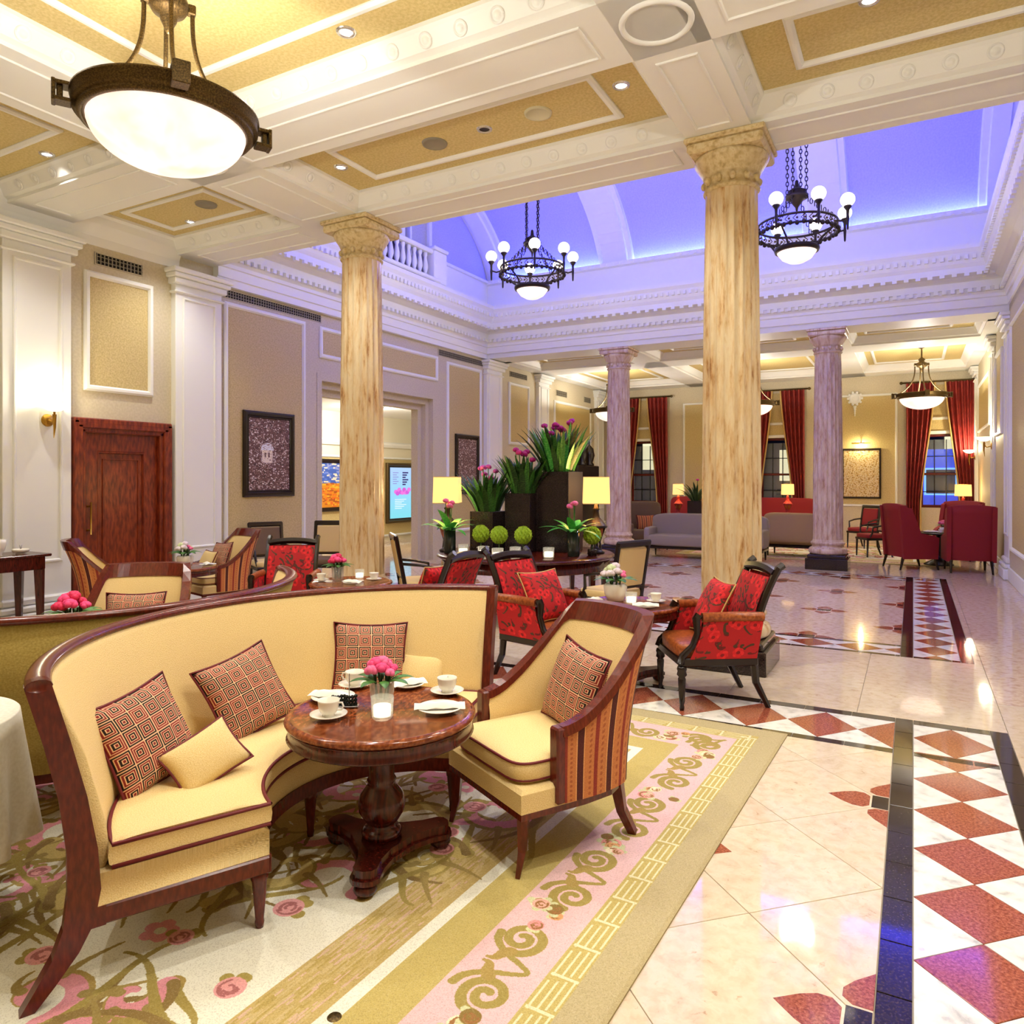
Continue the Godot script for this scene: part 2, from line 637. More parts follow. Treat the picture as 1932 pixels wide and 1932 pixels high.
func make_materials():
	rng.seed = 7
	M.white = mat("#eff0ea", 0.5)
	M.cream_paint = mat("#e6dfc6", 0.55)
	M.stile = grained(noise_tex([[0.0, "#c4b998"], [0.5, "#cdc2a4"], [1.0, "#d6ccb0"]], 0.05, 3, 512, 5), 1.0, 0.65)
	M.gold_wall = grained(noise_tex([[0.0, "#b09a60"], [0.5, "#c8b47a"], [1.0, "#dcca94"]], 0.05, 5, 512, 5, 0.0, 0.65), 1.3, 0.6)
	M.gold_ceiling = grained(noise_tex([[0.0, "#bda966"], [0.5, "#d2be7e"], [1.0, "#e2d096"]], 0.05, 9, 512, 5, 0.0, 0.65), 1.2, 0.6)
	M.vault = grained(noise_tex([[0.0, "#b4b3b0"], [0.5, "#bebdba"], [1.0, "#c8c7c4"]], 0.1, 11, 256, 5), 1.0, 0.7)
	var vein := noise_tex([[0.0, "#a87c64"], [0.2, "#d6c3a8"], [0.5, "#dfcfb6"], [0.75, "#e4d6c0"], [0.9, "#dac6aa"], [1.0, "#a8705a"]], 0.02, 21, 1024, 7, 40.0, 0.6)
	M.cream_marble = grained(vein, 0.55, 0.05)
	M.cream_marble2 = grained(noise_tex([[0.0, "#a47a60"], [0.2, "#d3bfa4"], [0.5, "#dccbb2"], [0.8, "#e2d3be"], [1.0, "#bc9072"]], 0.022, 23, 1024, 7, 50.0, 0.6), 0.5, 0.05)
	M.pink_marble = grained(noise_tex([[0.0, "#a98672"], [0.3, "#cdb29c"], [0.5, "#dac2ac"], [0.8, "#e2cdb8"], [1.0, "#b99880"]], 0.02, 27, 1024, 6, 30.0), 0.6, 0.06)
	M.white_marble = grained(noise_tex([[0.0, "#a9aaa8"], [0.25, "#dcdcd8"], [0.5, "#efeeea"], [1.0, "#f6f5f1"]], 0.01, 31, 1024, 6, 60.0), 0.8, 0.06)
	M.red_granite = grained(noise_tex([[0.0, "#642c22"], [0.4, "#944c38"], [0.6, "#ac5e46"], [1.0, "#c8896a"]], 0.09, 33, 512, 4, 0.0, 0.75), 1.3, 0.07)
	M.dark_granite = grained(noise_tex([[0.0, "#15100f"], [0.5, "#2d2321"], [0.8, "#453833"], [1.0, "#6a5a50"]], 0.12, 35, 512, 4), 1.2, 0.06)
	M.grout = mat("#bdb19c", 0.8)
	M.column = grained(noise_tex([[0.0, "#7a4a26"], [0.14, "#b98a58"], [0.3, "#dcbc8c"], [0.5, "#e8d2a8"], [0.7, "#eddcb8"], [0.9, "#dfc08e"], [1.0, "#b07c4c"]], 0.007, 41, 1024, 7, 12.0, 0.68), Vector3(1.2, 0.2, 1.2), 0.22)
	M.column_far = grained(noise_tex([[0.0, "#8e644c"], [0.25, "#bd9c84"], [0.5, "#d2b8a2"], [0.75, "#decbb8"], [1.0, "#b49478"]], 0.008, 43, 1024, 7, 12.0, 0.68), Vector3(1.2, 0.25, 1.2), 0.25)
	M.capital = grained(noise_tex([[0.0, "#a98a58"], [0.4, "#d4bd88"], [0.7, "#e4d4a8"], [1.0, "#c8a46c"]], 0.03, 45, 512, 5), 0.9, 0.4)
	M.wood = grained(noise_tex([[0.0, "#2a0c09"], [0.5, "#471510"], [1.0, "#6a2417"]], 0.02, 51, 512, 5), Vector3(5, 0.8, 5), 0.2, false)
	M.wood_red = grained(noise_tex([[0.0, "#4e180f"], [0.5, "#5f1e13"], [1.0, "#74291a"]], 0.03, 53, 512, 5), Vector3(4, 1, 4), 0.22, false)
	M.wood_top = grained(noise_tex([[0.0, "#4c1e0e"], [0.45, "#7a3a1a"], [0.7, "#94502a"], [1.0, "#b06a3a"]], 0.03, 55, 512, 6, 20.0), Vector3(2.5, 2.5, 1.2), 0.13, false)
	M.wood_door = grained(noise_tex([[0.0, "#4a140c"], [0.5, "#7a2c16"], [1.0, "#a04a24"]], 0.02, 57, 512, 6, 20.0), Vector3(2, 0.5, 2), 0.3)
	M.wood_black = mat("#1d100e", 0.25)
	var weave = noise_tex(6.0, 0.25, 61, 256, 3)
	M.cream_fabric = bumpy(grained(noise_tex([[0.0, "#d9bb78"], [0.5, "#e8cd90"], [1.0, "#f0dca8"]], 0.2, 63, 256, 3), 3.0, 0.85, false), weave, 0.25)
	M.olive_fabric = bumpy(grained(noise_tex([[0.0, "#96803c"], [0.5, "#b39b4e"], [1.0, "#c8b268"]], 0.15, 65, 256, 3), 2.5, 0.85, false), weave, 0.3)
	M.grey_fabric = bumpy(grained(noise_tex([[0.0, "#7a6c5e"], [0.5, "#988a7a"], [1.0, "#b3a696"]], 0.25, 67, 256, 3), 3.0, 0.9, false), weave, 0.3)
	M.tan_fabric = grained(noise_tex([[0.0, "#8e7450"], [0.5, "#b39468"], [1.0, "#c8ac80"]], 0.25, 69, 256, 3), 3.0, 0.9, false)
	M.brown_fabric = grained(noise_tex([[0.0, "#4e3a2c"], [0.5, "#6e5844"], [1.0, "#8a745c"]], 0.25, 71, 256, 3), 3.0, 0.9, false)
	M.red_fabric = grained(noise_tex([[0.0, "#6e0c14"], [0.5, "#8e141c"], [1.0, "#aa2428"]], 0.2, 73, 256, 3), 2.0, 0.75, false)
	M.curtain = grained(noise_tex([[0.0, "#5a1214"], [0.5, "#8a2420"], [1.0, "#ae3c2c"]], 0.05, 75, 256, 4), Vector3(3, 0.4, 3), 0.6, false)
	M.leather = grained(noise_tex([[0.0, "#6e3012"], [0.5, "#9c5024"], [1.0, "#bf7034"]], 0.04, 77, 256, 5), 3.0, 0.35, false)
	M.piping = mat("#6a0f16", 0.6)
	M.braid = mat("#c9a765", 0.6)
	M.brass = mat("#b98f3c", 0.3, 0.9)
	M.bronze = grained(noise_tex([[0.0, "#2e2413"], [0.5, "#574526"], [1.0, "#86703e"]], 0.08, 79, 256, 4), 4.0, 0.42, false, 0.7)
	M.iron = mat("#2a201c", 0.4, 0.5)
	M.silver = mat("#c9c9cc", 0.2, 0.9)
	M.vent = mat("#8c8470", 0.6)
	M.vent_dark = mat("#17140f", 0.9)
	M.china = mat("#f1ecdf", 0.12)
	M.linen = mat("#f2eee2", 0.85)
	M.cloth = grained(noise_tex([[0.0, "#e2dccb"], [0.5, "#ece7d8"], [1.0, "#f4f0e4"]], 0.1, 81, 256, 3), 2.0, 0.9, false)
	M.planter = grained(noise_tex([[0.0, "#151013"], [0.6, "#2c2226"], [1.0, "#54443e"]], 0.09, 83, 256, 4), 3.0, 0.22, false)
	M.leaf = grained(noise_tex([[0.0, "#1f4a1c"], [0.5, "#37702c"], [1.0, "#5d983c"]], 0.03, 85, 256, 3), 3.0, 0.4, false)
	M.leaf_bright = grained(noise_tex([[0.0, "#2c8a34"], [0.5, "#46ad48"], [1.0, "#7cc860"]], 0.03, 87, 256, 3), 3.0, 0.35, false)
	M.leaf_dark = grained(noise_tex([[0.0, "#142c14"], [0.5, "#2a4c22"], [1.0, "#466a30"]], 0.03, 89, 256, 3), 3.0, 0.45, false)
	M.moss = grained(noise_tex([[0.0, "#6a8c14"], [0.5, "#93b824"], [1.0, "#bcd848"]], 0.1, 91, 256, 3), 6.0, 0.9, false)
	M.magenta = mat("#c81f8a", 0.6)
	M.hot_pink = mat("#e8407e", 0.6)
	M.rose_pink = mat("#ea6a9a", 0.65)
	M.pale_bloom = mat("#dccfd6", 0.7)
	M.red_bloom = mat("#d61f56", 0.6)
	M.terracotta = mat("#b9653a", 0.8)
	var glass := mat(Color(0.93, 0.96, 0.95, 0.22), 0.02)
	glass.transparency = BaseMaterial3D.TRANSPARENCY_ALPHA
	M.glass = glass
	var pane := mat(Color(0.75, 0.8, 0.85, 0.12), 0.01)
	pane.transparency = BaseMaterial3D.TRANSPARENCY_ALPHA
	M.pane = pane
	M.amber = mat("#a04a18", 0.08)
	M.candle = lamp_mat("#fff0d0", 1.6)
	M.shade = lamp_mat("#f4cc7a", 0.85)
	M.shade_tan = mat("#b39a5a", 0.8)
	M.bowl_glow = lamp_mat("#fbeee6", 0.95)
	M.bowl_glow.emission_operator = BaseMaterial3D.EMISSION_OP_MULTIPLY
	M.bowl_glow.emission_texture = noise_tex([[0.0, "#e6c4ac"], [0.35, "#f6e2d6"], [0.6, "#fff6f0"], [1.0, "#f2d8cc"]], 0.01, 95, 512, 4, 60.0)
	M.bowl_glow.uv1_triplanar = true
	M.bowl_glow.uv1_scale = Vector3.ONE * 0.8
	M.globe_glow = lamp_mat("#fff6ee", 1.7)
	M.sconce_glow = lamp_mat("#fff4d2", 1.6)
	M.spot_glow = lamp_mat("#f4f6ff", 2.0)
	M.chrome = mat("#d8d8d4", 0.2, 0.9)
	M.led = lamp_mat("#8aa0ff", 4.0)
	M.speaker = mat("#cfc9a6", 0.8)
	M.night = mat("#141a24", 0.9)
	M.facade = mat("#4a4652", 0.8)
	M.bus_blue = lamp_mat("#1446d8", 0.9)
	M.bus_trim = lamp_mat("#7cc4ff", 1.0)
	M.window_light = lamp_mat("#e8e2b8", 0.9)
	M.car_lamp = lamp_mat("#e8e040", 1.5)
	M.cushion = pic(cushion_picture(), 0.85)
	M.stripe = pic(stripe_picture(), 0.8)
	M.floral = pic(floral_picture(), 0.8)
	rng.seed = 12
	M.rug = pic(rug_picture(), 0.95)
	M.rug.normal_enabled = true
	M.rug.normal_texture = weave
	M.rug.normal_scale = 0.0
	M.rug.normal_enabled = false
	M.etching = pic(etching_picture(101, true), 0.4)
	M.etching2 = pic(etching_picture(103, false), 0.4)
	M.gold_painting = grained(noise_tex([[0.0, "#6a4a20"], [0.4, "#c9a45c"], [0.6, "#ece0bc"], [1.0, "#8e6a34"]], 0.05, 93, 256, 5, 20.0), 1.4, 0.5)
	rng.seed = 21

# ---------------------------------------------------------------- the setting
func set_camera_and_light():
	var cam := Camera3D.new()
	put(cam, "camera")
	cam.position = EYE
	cam.rotation.y = deg_to_rad(YAW)
	cam.near = 0.05
	cam.far = 200.0
	cam.projection = Camera3D.PROJECTION_FRUSTUM
	cam.size = 2.0 * 0.05 * 966.0 / FOCAL
	cam.frustum_offset = Vector2(0.0, (HORIZON - 966.0) / FOCAL * 0.05)
	cam.current = true
	var we := WorldEnvironment.new()
	var e := Environment.new()
	e.background_mode = Environment.BG_COLOR
	e.background_color = Color("#0b0f1c")
	e.tonemap_mode = Environment.TONE_MAPPER_LINEAR
	e.tonemap_exposure = 1.4
	e.sdfgi_enabled = true
	e.ssao_enabled = true
	e.ssil_enabled = true
	we.environment = e
	put(we, "environment")
	# blue light strips hidden behind the cornice of the vault
	for zz in [[-14.28, 1.0], [-6.82, -1.0]]:
		for xr in [[-8.1, -5.75], [-5.05, -1.75], [-1.05, 1.2]]:
			var a := AreaLight3D.new()
			a.area_size = Vector2(xr[1] - xr[0], 0.1)
			a.light_color = Color("#2a34ff")
			a.light_energy = 12.0 * (xr[1] - xr[0]) / 3.3
			a.shadow_enabled = true
			put(a, "cove_light")
			a.position = Vector3((xr[0] + xr[1]) * 0.5, 6.06, zz[0])
			a.rotation_degrees = Vector3(90 + 12 * zz[1], 0, 0)

func tile_piece(floor_, poly, m, called := "tile", y := 0.0):
	var g := Geometry2D.offset_polygon(poly, -0.0026 if m == M.dark_granite else -0.0014)
	if g.is_empty() or g[0].size() < 3:
		return
	var st := new_st()
	slab(st, g[0], y - 0.012, y, 0.0012)
	part(called, st, m, floor_)

func clip_pieces(poly, region) -> Array:
	return Geometry2D.intersect_polygons(poly, region)

func petal(c: Vector2, dir: Vector2) -> PackedVector2Array:
	var s := dir.orthogonal()
	var p := PackedVector2Array()
	for q in [[0.085, -0.06], [0.115, -0.092], [0.16, -0.092], [0.21, -0.062], [0.282, 0.0], [0.21, 0.062], [0.16, 0.092], [0.115, 0.092], [0.085, 0.06]]:
		p.append(c + dir * q[0] + s * q[1])
	return p

func clover(floor_, c: Vector2, region):
	for d in [Vector2(1, 0), Vector2(-1, 0), Vector2(0, 1), Vector2(0, -1)]:
		for g in clip_pieces(petal(c, d), region):
			tile_piece(floor_, g, M.red_granite, "inlay_petal", 0.001)
	var sq := PackedVector2Array([c + Vector2(-0.08, -0.08), c + Vector2(0.08, -0.08), c + Vector2(0.08, 0.08), c + Vector2(-0.08, 0.08)])
	for g in clip_pieces(sq, region):
		tile_piece(floor_, g, M.dark_granite, "inlay_square", 0.001)

func diagonal_tiles(floor_, region: PackedVector2Array, o: Vector2, mats: Array):
	var e1 := Vector2(0.4325, 0.425)
	var e2 := Vector2(0.4325, -0.425)
	for i in range(-40, 41):
		for j in range(-40, 41):
			var p := o + e1 * i + e2 * j
			if p.x < -9.5 or p.x > 1.0 or p.y < -15 or p.y > 2:
				continue
			var poly := PackedVector2Array([p, p + e1, p + e1 + e2, p + e2])
			for g in clip_pieces(poly, region):
				tile_piece(floor_, g, mats[absi(i * 7 + j * 3) % mats.size()])
			if i % 2 == 0 and j % 2 == 0:
				clover(floor_, p, region)

# red diamonds between white triangles, in a strip along z (way 1) or x (way 0)
func diamonds(floor_, way: int, s0: float, pitch: float, count: int, w0: float, w1: float, region: PackedVector2Array):
	var at := func(s: float, w: float) -> Vector2:
		return Vector2(s, w) if way == 0 else Vector2(w, s)
	var wm := (w0 + w1) * 0.5
	for k in count:
		var c := s0 + pitch * k
		var dia := PackedVector2Array([at.call(c - pitch / 2, wm), at.call(c, w0), at.call(c + pitch / 2, wm), at.call(c, w1)])
		for g in clip_pieces(dia, region):
			tile_piece(floor_, g, M.red_granite, "red_diamond_tile")
		for w in [w0, w1]:
			var t := PackedVector2Array([at.call(c - pitch, w), at.call(c, w), at.call(c - pitch / 2, wm)])
			for g in clip_pieces(t, region):
				tile_piece(floor_, g, M.white_marble, "white_triangle_tile")

func dark_strip(floor_, way: int, s0: float, s1: float, w0: float, w1: float):
	var s := s0
	while s < s1 - 0.01:
		var e := minf(s + 0.302, s1)
		tile_piece(floor_, rect2(s, w0, e, w1) if way == 0 else rect2(w0, s, w1, e), M.dark_granite, "dark_border_tile")
		s = e

func build_floor():
	var f = structure("floor")
	var st := new_st()
	box(st, Vector3(-4.0, -0.11, -9.2), Vector3(10.9, 0.2, 25.0))
	part("screed", st, M.grout, f)
	# near bay: diagonal cream slabs with clover inlays, reaching under the rug
	var near_region := rect2(-8.4, -4.87, -0.105, 3.1)
	var view_region := rect2(-2.4, -4.87, -0.105, -1.0)
	diagonal_tiles(f, view_region, Vector2(-0.105, -4.09), [M.cream_marble, M.cream_marble2])
	for r in [rect2(-8.4, -4.87, -2.4, 3.1), rect2(-2.4, -1.0, -0.105, 3.1)]:
		tile_piece(f, r, M.cream_marble, "marble_slab")
	# border strip at the right of the near bay, and the band at its far side
	var cell := rect2(0, -4.96, 0.43, 3.0)
	diamonds(f, 1, -4.94, 0.4265, 9, 0.0, 0.43, cell)
	tile_piece(f, rect2(0, -1.45, 0.43, 3.1), M.white_marble, "marble_slab")
	dark_strip(f, 1, -5.6, 3.0, -0.105, 0.0)
	dark_strip(f, 1, -5.6, 3.0, 0.43, 0.53)
	for r in [[-4.95, -4.87], [-5.6, -5.5]]:
		dark_strip(f, 0, -4.6, -0.105, r[0], r[1])
		dark_strip(f, 0, 0.0, 0.43, r[0], r[1])
	diamonds(f, 0, 0.215, 0.43, 1, -5.5, -4.95, rect2(0, -5.5, 0.43, -4.95))
	for w in [-5.5, -4.95]:
		tile_piece(f, PackedVector2Array([Vector2(0.43, w), Vector2(0.215, w), Vector2(0.43, -5.225)]), M.white_marble, "white_triangle_tile")
	diamonds(f, 0, -4.4, 0.43, 11, -5.5, -4.95, rect2(-4.6, -5.5, -0.105, -4.95))
	tile_piece(f, rect2(-8.4, -5.6, -4.6, -4.87), M.cream_marble2, "marble_slab")
	# plain aisle between the two borders
	var x := -8.4
	var k := 0
	while x < 0.5:
		for z in [[-6.25, -5.6], [-6.9, -6.25], [-7.55, -6.9]]:
			tile_piece(f, rect2(x, z[0], minf(x + 0.895, 0.53), z[1]), [M.cream_marble2, M.cream_marble][k % 2])
			k += 1
		x += 0.8952
	var z0 := 3.0
	while z0 > -13.9:
		tile_piece(f, rect2(0.53, z0 - 0.845, 1.35, z0), [M.pink_marble, M.cream_marble2][0 if z0 < -6 else 1])
		z0 -= 0.845
	# atrium: the same border round diagonal pinkish slabs
	for r in [[-7.62, -7.55], [-8.07, -8.0], [-13.3, -13.24], [-13.75, -13.69]]:
		dark_strip(f, 0, -8.3, -0.105, r[0], r[1])
	for w in [[-8.0, -7.62], [-13.69, -13.3]]:
		diamonds(f, 0, -8.2, 0.43, 20, w[0], w[1], rect2(-8.3, w[0], -0.105, w[1]))
	dark_strip(f, 1, -13.75, -7.55, -0.105, 0.0)
	dark_strip(f, 1, -13.75, -7.55, 0.37, 0.47)
	for r in [-7.585, -13.72]:
		dark_strip(f, 0, 0.0, 0.37, r - 0.03, r + 0.03)
	diamonds(f, 1, -13.5, 0.4265, 15, 0.0, 0.37, rect2(0, -13.69, 0.37, -7.62))
	tile_piece(f, rect2(0.47, -13.75, 0.53, -7.55), M.pink_marble, "marble_slab")
	diagonal_tiles(f, rect2(-8.3, -13.24, -0.105, -8.07), Vector2(-0.105, -8.93), [M.pink_marble])
	for r in [rect2(-8.5, -21.3, 0.53, -13.75), rect2(0.53, -21.3, 1.35, -13.9), rect2(-9.4, -13.75, -8.3, -7.55), rect2(-12.3, -17.3, -9.4, -8.2)]:
		tile_piece(f, r, M.pink_marble, "marble_slab")

func beam_outline(w: float, y: float) -> Array:
	return [[-w - 0.12, y + 0.21], [-w - 0.12, y + 0.17], [-w - 0.1, y + 0.15], [-w - 0.04, y + 0.05], [-w, y + 0.03], [-w, y], [w, y], [w, y + 0.03], [w + 0.04, y + 0.05], [w + 0.1, y + 0.15], [w + 0.12, y + 0.17], [w + 0.12, y + 0.21]]

func beam(ceil, a: Vector3, b: Vector3, w: float):
	var st := new_st()
	var dir := (b - a).normalized()
	extrude(st, beam_outline(w, 0.0), a, b, dir.cross(Vector3.UP))
	part("beam", st, M.white, ceil)

func rosettes(ceil, mesh, a: Vector3, b: Vector3, out: Vector3, w: float, step := 0.27):
	var n := int(a.distance_to(b) / step)
	var nrm := (out * 0.86 + Vector3.DOWN * 0.5).normalized()
	var along := (b - a).normalized()
	for i in n:
		var p := a.lerp(b, (i + 0.5) / n) + out * (w + 0.073) + Vector3.UP * 0.1
		share("rosette", mesh, ceil, Transform3D(Basis(along, nrm, along.cross(nrm)), p))

func build_near_ceiling():
	var c = structure("ceiling")
	var st := new_st()
	box(st, Vector3(-3.6, 4.85, -1.7), Vector3(10.2, 0.2, 10.2))
	part("coffer_panel", st, M.gold_ceiling, c)
	var y := 4.55
	beam(c, Vector3(-8.6, y, -6.55), Vector3(1.5, y, -6.55), 0.3)
	beam(c, Vector3(-8.6, y, -4.55), Vector3(1.5, y, -4.55), 0.35)
	beam(c, Vector3(-5.8, y, -6.55), Vector3(-5.8, y, 3.2), 0.42)
	beam(c, Vector3(-1.445, y, -6.55), Vector3(-1.445, y, 3.2), 0.27)
	beam(c, Vector3(-8.6, y, -1.0), Vector3(1.5, y, -1.0), 0.35)
	# small cornices where the panels meet the side walls
	for xw in [[LEFT - 0.08, 1.0], [RIGHT, -1.0]]:
		st = new_st()
		extrude(st, [[0, 4.38], [0.02, 4.38], [0.03, 4.48], [0.09, 4.62], [0.11, 4.7], [0.16, 4.72], [0.16, 4.76], [0, 4.76]], Vector3(xw[0], 0, 3.2), Vector3(xw[0], 0, -6.3), Vector3(xw[1], 0, 0))
		part("cornice", st, M.white, c)
	# thin raised lines on the undersides of the beams
	var lines := [[-3.62, -6.55, 1.75, 0.17], [-3.62, -4.55, 1.72, 0.2], [0.05, -6.55, 1.15, 0.17], [0.05, -4.55, 1.1, 0.2], [-7.3, -6.55, 0.9, 0.17], [-7.3, -4.55, 0.9, 0.2]]
	for l in lines:
		st = new_st()
		frame(st, Vector3(l[0], y, l[1]), Vector3(l[2], 0, 0), Vector3(0, 0, l[3]), Vector3.DOWN, 0.022, 0.012)
		part("beam_moulding", st, M.white, c)
	for l in [[-1.445, -5.55, 0.15, 0.55], [-1.445, -2.7, 0.15, 1.35], [-5.8, -5.55, 0.27, 0.55], [-5.8, -2.7, 0.27, 1.35]]:
		st = new_st()
		frame(st, Vector3(l[0], y, l[1]), Vector3(l[2], 0, 0), Vector3(0, 0, l[3]), Vector3.DOWN, 0.022, 0.012)
		part("beam_moulding", st, M.white, c)
	for p in [Vector3(-1.445, y, -4.55), Vector3(-5.8, y, -4.55)]:
		st = new_st(true)
		lathe(st, [[0.2, 0.0], [0.205, -0.015], [0.22, -0.018], [0.235, -0.012], [0.24, 0.0]], 32, p)
		part("ring_moulding", st, M.white, c)
	# white frames laid on the gold panels
	for p in [[-3.54, -5.59, 1.36, 0.38], [-7.4, -5.62, 0.72, 0.36], [0.1, -5.55, 0.88, 0.36], [-3.55, -2.65, 1.42, 1.15], [-7.4, -2.65, 0.72, 1.15], [0.1, -2.65, 0.88, 1.15]]:
		st = new_st()
		frame(st, Vector3(p[0], 4.75, p[1]), Vector3(p[2], 0, 0), Vector3(0, 0, p[3]), Vector3.DOWN, 0.065, 0.03)
		part("panel_moulding", st, M.white, c)
	# round paterae along the coves
	var rs := new_st(true)
	lathe(rs, [[0.0, 0.012], [0.022, 0.009], [0.03, 0.0], [0.04, 0.0], [0.046, 0.011], [0.054, 0.0]], 14)
	var rm := finish(rs, M.white)
	for r in [[-5.1, -1.95, -6.55, 0.3], [-1.0, 1.2, -6.55, 0.3], [-5.1, -1.95, -4.55, 0.35], [-1.0, 1.2, -4.55, 0.35], [-8.2, -6.4, -6.55, 0.3], [-8.2, -6.4, -4.55, 0.35]]:
		rosettes(c, rm, Vector3(r[0], y, r[2]), Vector3(r[1], y, r[2]), Vector3(0, 0, 1), r[3])
	for r in [[-5.0, -6.2, -5.8, 0.42], [-4.1, -1.4, -5.8, 0.42], [-5.0, -6.2, -1.445, 0.27]]:
		rosettes(c, rm, Vector3(r[2], y, r[0]), Vector3(r[2], y, r[1]), Vector3(1, 0, 0), r[3])
	# round loudspeaker grilles
	for p in [Vector3(-3.907, 4.75, -5.61), Vector3(-2.81, 4.75, -5.573), Vector3(-7.05, 4.75, -5.6)]:
		st = new_st(true)
		lathe(st, [[0.0, -0.012], [0.095, -0.012], [0.1, -0.016], [0.115, -0.016], [0.12, 0.0]], 28, p)
		part("ceiling_speaker", st, M.speaker if p.x > -3.5 else M.vent, c)

func downlights():
	var spots := [[-3.477, -3.916, 1], [-7.308, -4.0, 1], [-2.034, -5.501, 1], [-5.029, -5.586, 1], [-3.36, -5.6, 0], [-0.25, -5.3, 1], [-7.7, -5.9, 1], [0.7, -3.9, 1], [-4.9, -1.9, 1], [-2.2, -1.9, 1], [-0.5, -1.9, 1], [0.8, -1.6, 1]]
	var names := ["over the end of the curved sofa", "over the wall sconce corner", "beside the near marble column capital", "beside the left near column's capital", "between the two round grilles", "in the coffer panel right of the near column", "over the wooden door", "in the coffer above the chequered strip", "over the small white-clothed table", "above the front tea table", "over the polished floor beside the rug", "above the border tiles"]
	for i in spots.size():
		var s = spots[i]
		var d = thing("downlight", "small recessed ceiling downlight with chrome ring " + names[i], "downlight", Vector3(s[0], 4.75, s[1]), 0.0, "recessed ceiling downlights")
		var st := new_st(true)
		lathe(st, [[0.045, -0.004], [0.05, -0.012], [0.066, -0.01], [0.072, 0.0]], 24)
		part("ring", st, M.chrome, d)
		st = new_st()
		lathe(st, [[0.0, -0.003], [0.046, -0.003]], 24)
		part("lens", st, M.spot_glow if s[2] else M.iron, d)
		if s[2]:
			var l := SpotLight3D.new()
			l.light_color = Color("#fffaf2")
			l.light_energy = DOWN
			l.spot_range = 30.0
			l.spot_attenuation = 2.0
			l.spot_angle = 58.0
			l.light_size = 0.05
			l.shadow_enabled = true
			put(l, "light", d)
			l.position = Vector3(0, -0.03, 0)
			l.rotation_degrees = Vector3(-90, 0, 0)

func pilaster(w, x: float, side: float, z0: float, z1: float, top := 4.36):
	# flat pier standing out of a side wall; side +1 faces +x
	var zc := (z0 + z1) * 0.5
	var h := absf(z1 - z0) * 0.5
	var p = put(Node3D.new(), "pilaster", w)
	var st := new_st()
	box(st, Vector3(x - side * 0.04, top * 0.5, zc), Vector3(0.1, top, h * 2), 0.006)
	part("shaft", st, M.white, p)
	st = new_st()
	frame(st, Vector3(x + side * 0.01, 2.35, zc), Vector3(0, 0, h - 0.1), Vector3(0, 1.65, 0), Vector3(side, 0, 0), 0.035, 0.018)
	part("inset_moulding", st, M.white, p)
	st = new_st()
	for c in [[top - 0.03, 0.06, 0.13], [top - 0.09, 0.06, 0.1], [top - 0.16, 0.08, 0.06], [top - 0.3, 0.03, 0.04]]:
		box(st, Vector3(x - side * 0.04 + side * c[2] * 0.5, c[0], zc), Vector3(0.1 + c[2], c[1], h * 2 + c[2] * 1.6), 0.012)
	part("capital", st, M.white, p)
	st = new_st()
	for c in [[0.09, 0.18, 0.08], [0.22, 0.07, 0.07], [0.3, 0.08, 0.04]]:
		box(st, Vector3(x - side * 0.04 + side * c[2] * 0.5, c[0], zc), Vector3(0.1 + c[2], c[1], h * 2 + c[2] * 1.6), 0.02)
	part("base_moulding", st, M.white, p)

func wall_panel(w, x: float, side: float, z0: float, z1: float, y0: float, y1: float, m, fw := 0.07):
	var c := Vector3(x, (y0 + y1) * 0.5, (z0 + z1) * 0.5)
	var hz := absf(z1 - z0) * 0.5
	var hy := (y1 - y0) * 0.5
	var st := new_st()
	box(st, c, Vector3(0.016, hy * 2 - 0.02, hz * 2 - 0.02))
	part("panel", st, m, w)
	st = new_st()
	frame(st, c, Vector3(0, 0, hz), Vector3(0, hy, 0), Vector3(side, 0, 0), fw, 0.04)
	part("panel_moulding", st, M.white, w)

func vent(w, x: float, z0: float, z1: float, y0: float, y1: float):
	var g = put(Node3D.new(), "air_grille", w)
	var st := new_st()
	box(st, Vector3(x + 0.003, (y0 + y1) / 2, (z0 + z1) / 2), Vector3(0.006, y1 - y0, absf(z1 - z0)))
	part("backing", st, M.vent_dark, g)
	st = new_st()
	frame(st, Vector3(x, (y0 + y1) / 2, (z0 + z1) / 2), Vector3(0, 0, absf(z1 - z0) / 2), Vector3(0, (y1 - y0) / 2, 0), Vector3(1, 0, 0), 0.015, 0.012)
	part("rim", st, M.stile, g)
	var ss := new_st()
	box(ss, Vector3.ZERO, Vector3(0.01, y1 - y0 - 0.02, 0.012))
	var sm := finish(ss, M.vent)
	var n := int(absf(z1 - z0) / 0.045)
	for i in n:
		share("slat", sm, g, Transform3D(Basis(), Vector3(x + 0.009, (y0 + y1) / 2, lerpf(z0, z1, (i + 0.5) / n))))
	var hs := new_st()
	box(hs, Vector3.ZERO, Vector3(0.008, 0.008, absf(z1 - z0) - 0.02))
	var hm := finish(hs, M.vent)
	for k in 2:
		share("crossbar", hm, g, Transform3D(Basis(), Vector3(x + 0.011, lerpf(y0, y1, (k + 1) / 3.0), (z0 + z1) / 2)))

func entablature_outline(attic := true) -> Array:
	var o := [[-0.1, 4.32], [0.0, 4.32], [0.0, 4.42], [0.025, 4.43], [0.025, 4.56], [0.05, 4.57], [0.05, 4.62], [0.08, 4.66], [0.08, 4.72], [0.1, 4.73], [0.1, 4.84], [0.14, 4.86], [0.2, 4.9], [0.33, 4.93], [0.33, 5.02], [0.36, 5.08], [0.4, 5.24], [0.43, 5.3], [0.43, 5.37], [0.05, 5.42], [0.05, 5.93], [0.12, 5.95], [0.12, 6.03], [0.0, 6.03], [-0.1, 6.03]]
	if not attic:
		o = o.slice(0, 19)
		o.append([-0.1, 5.42])
	return o

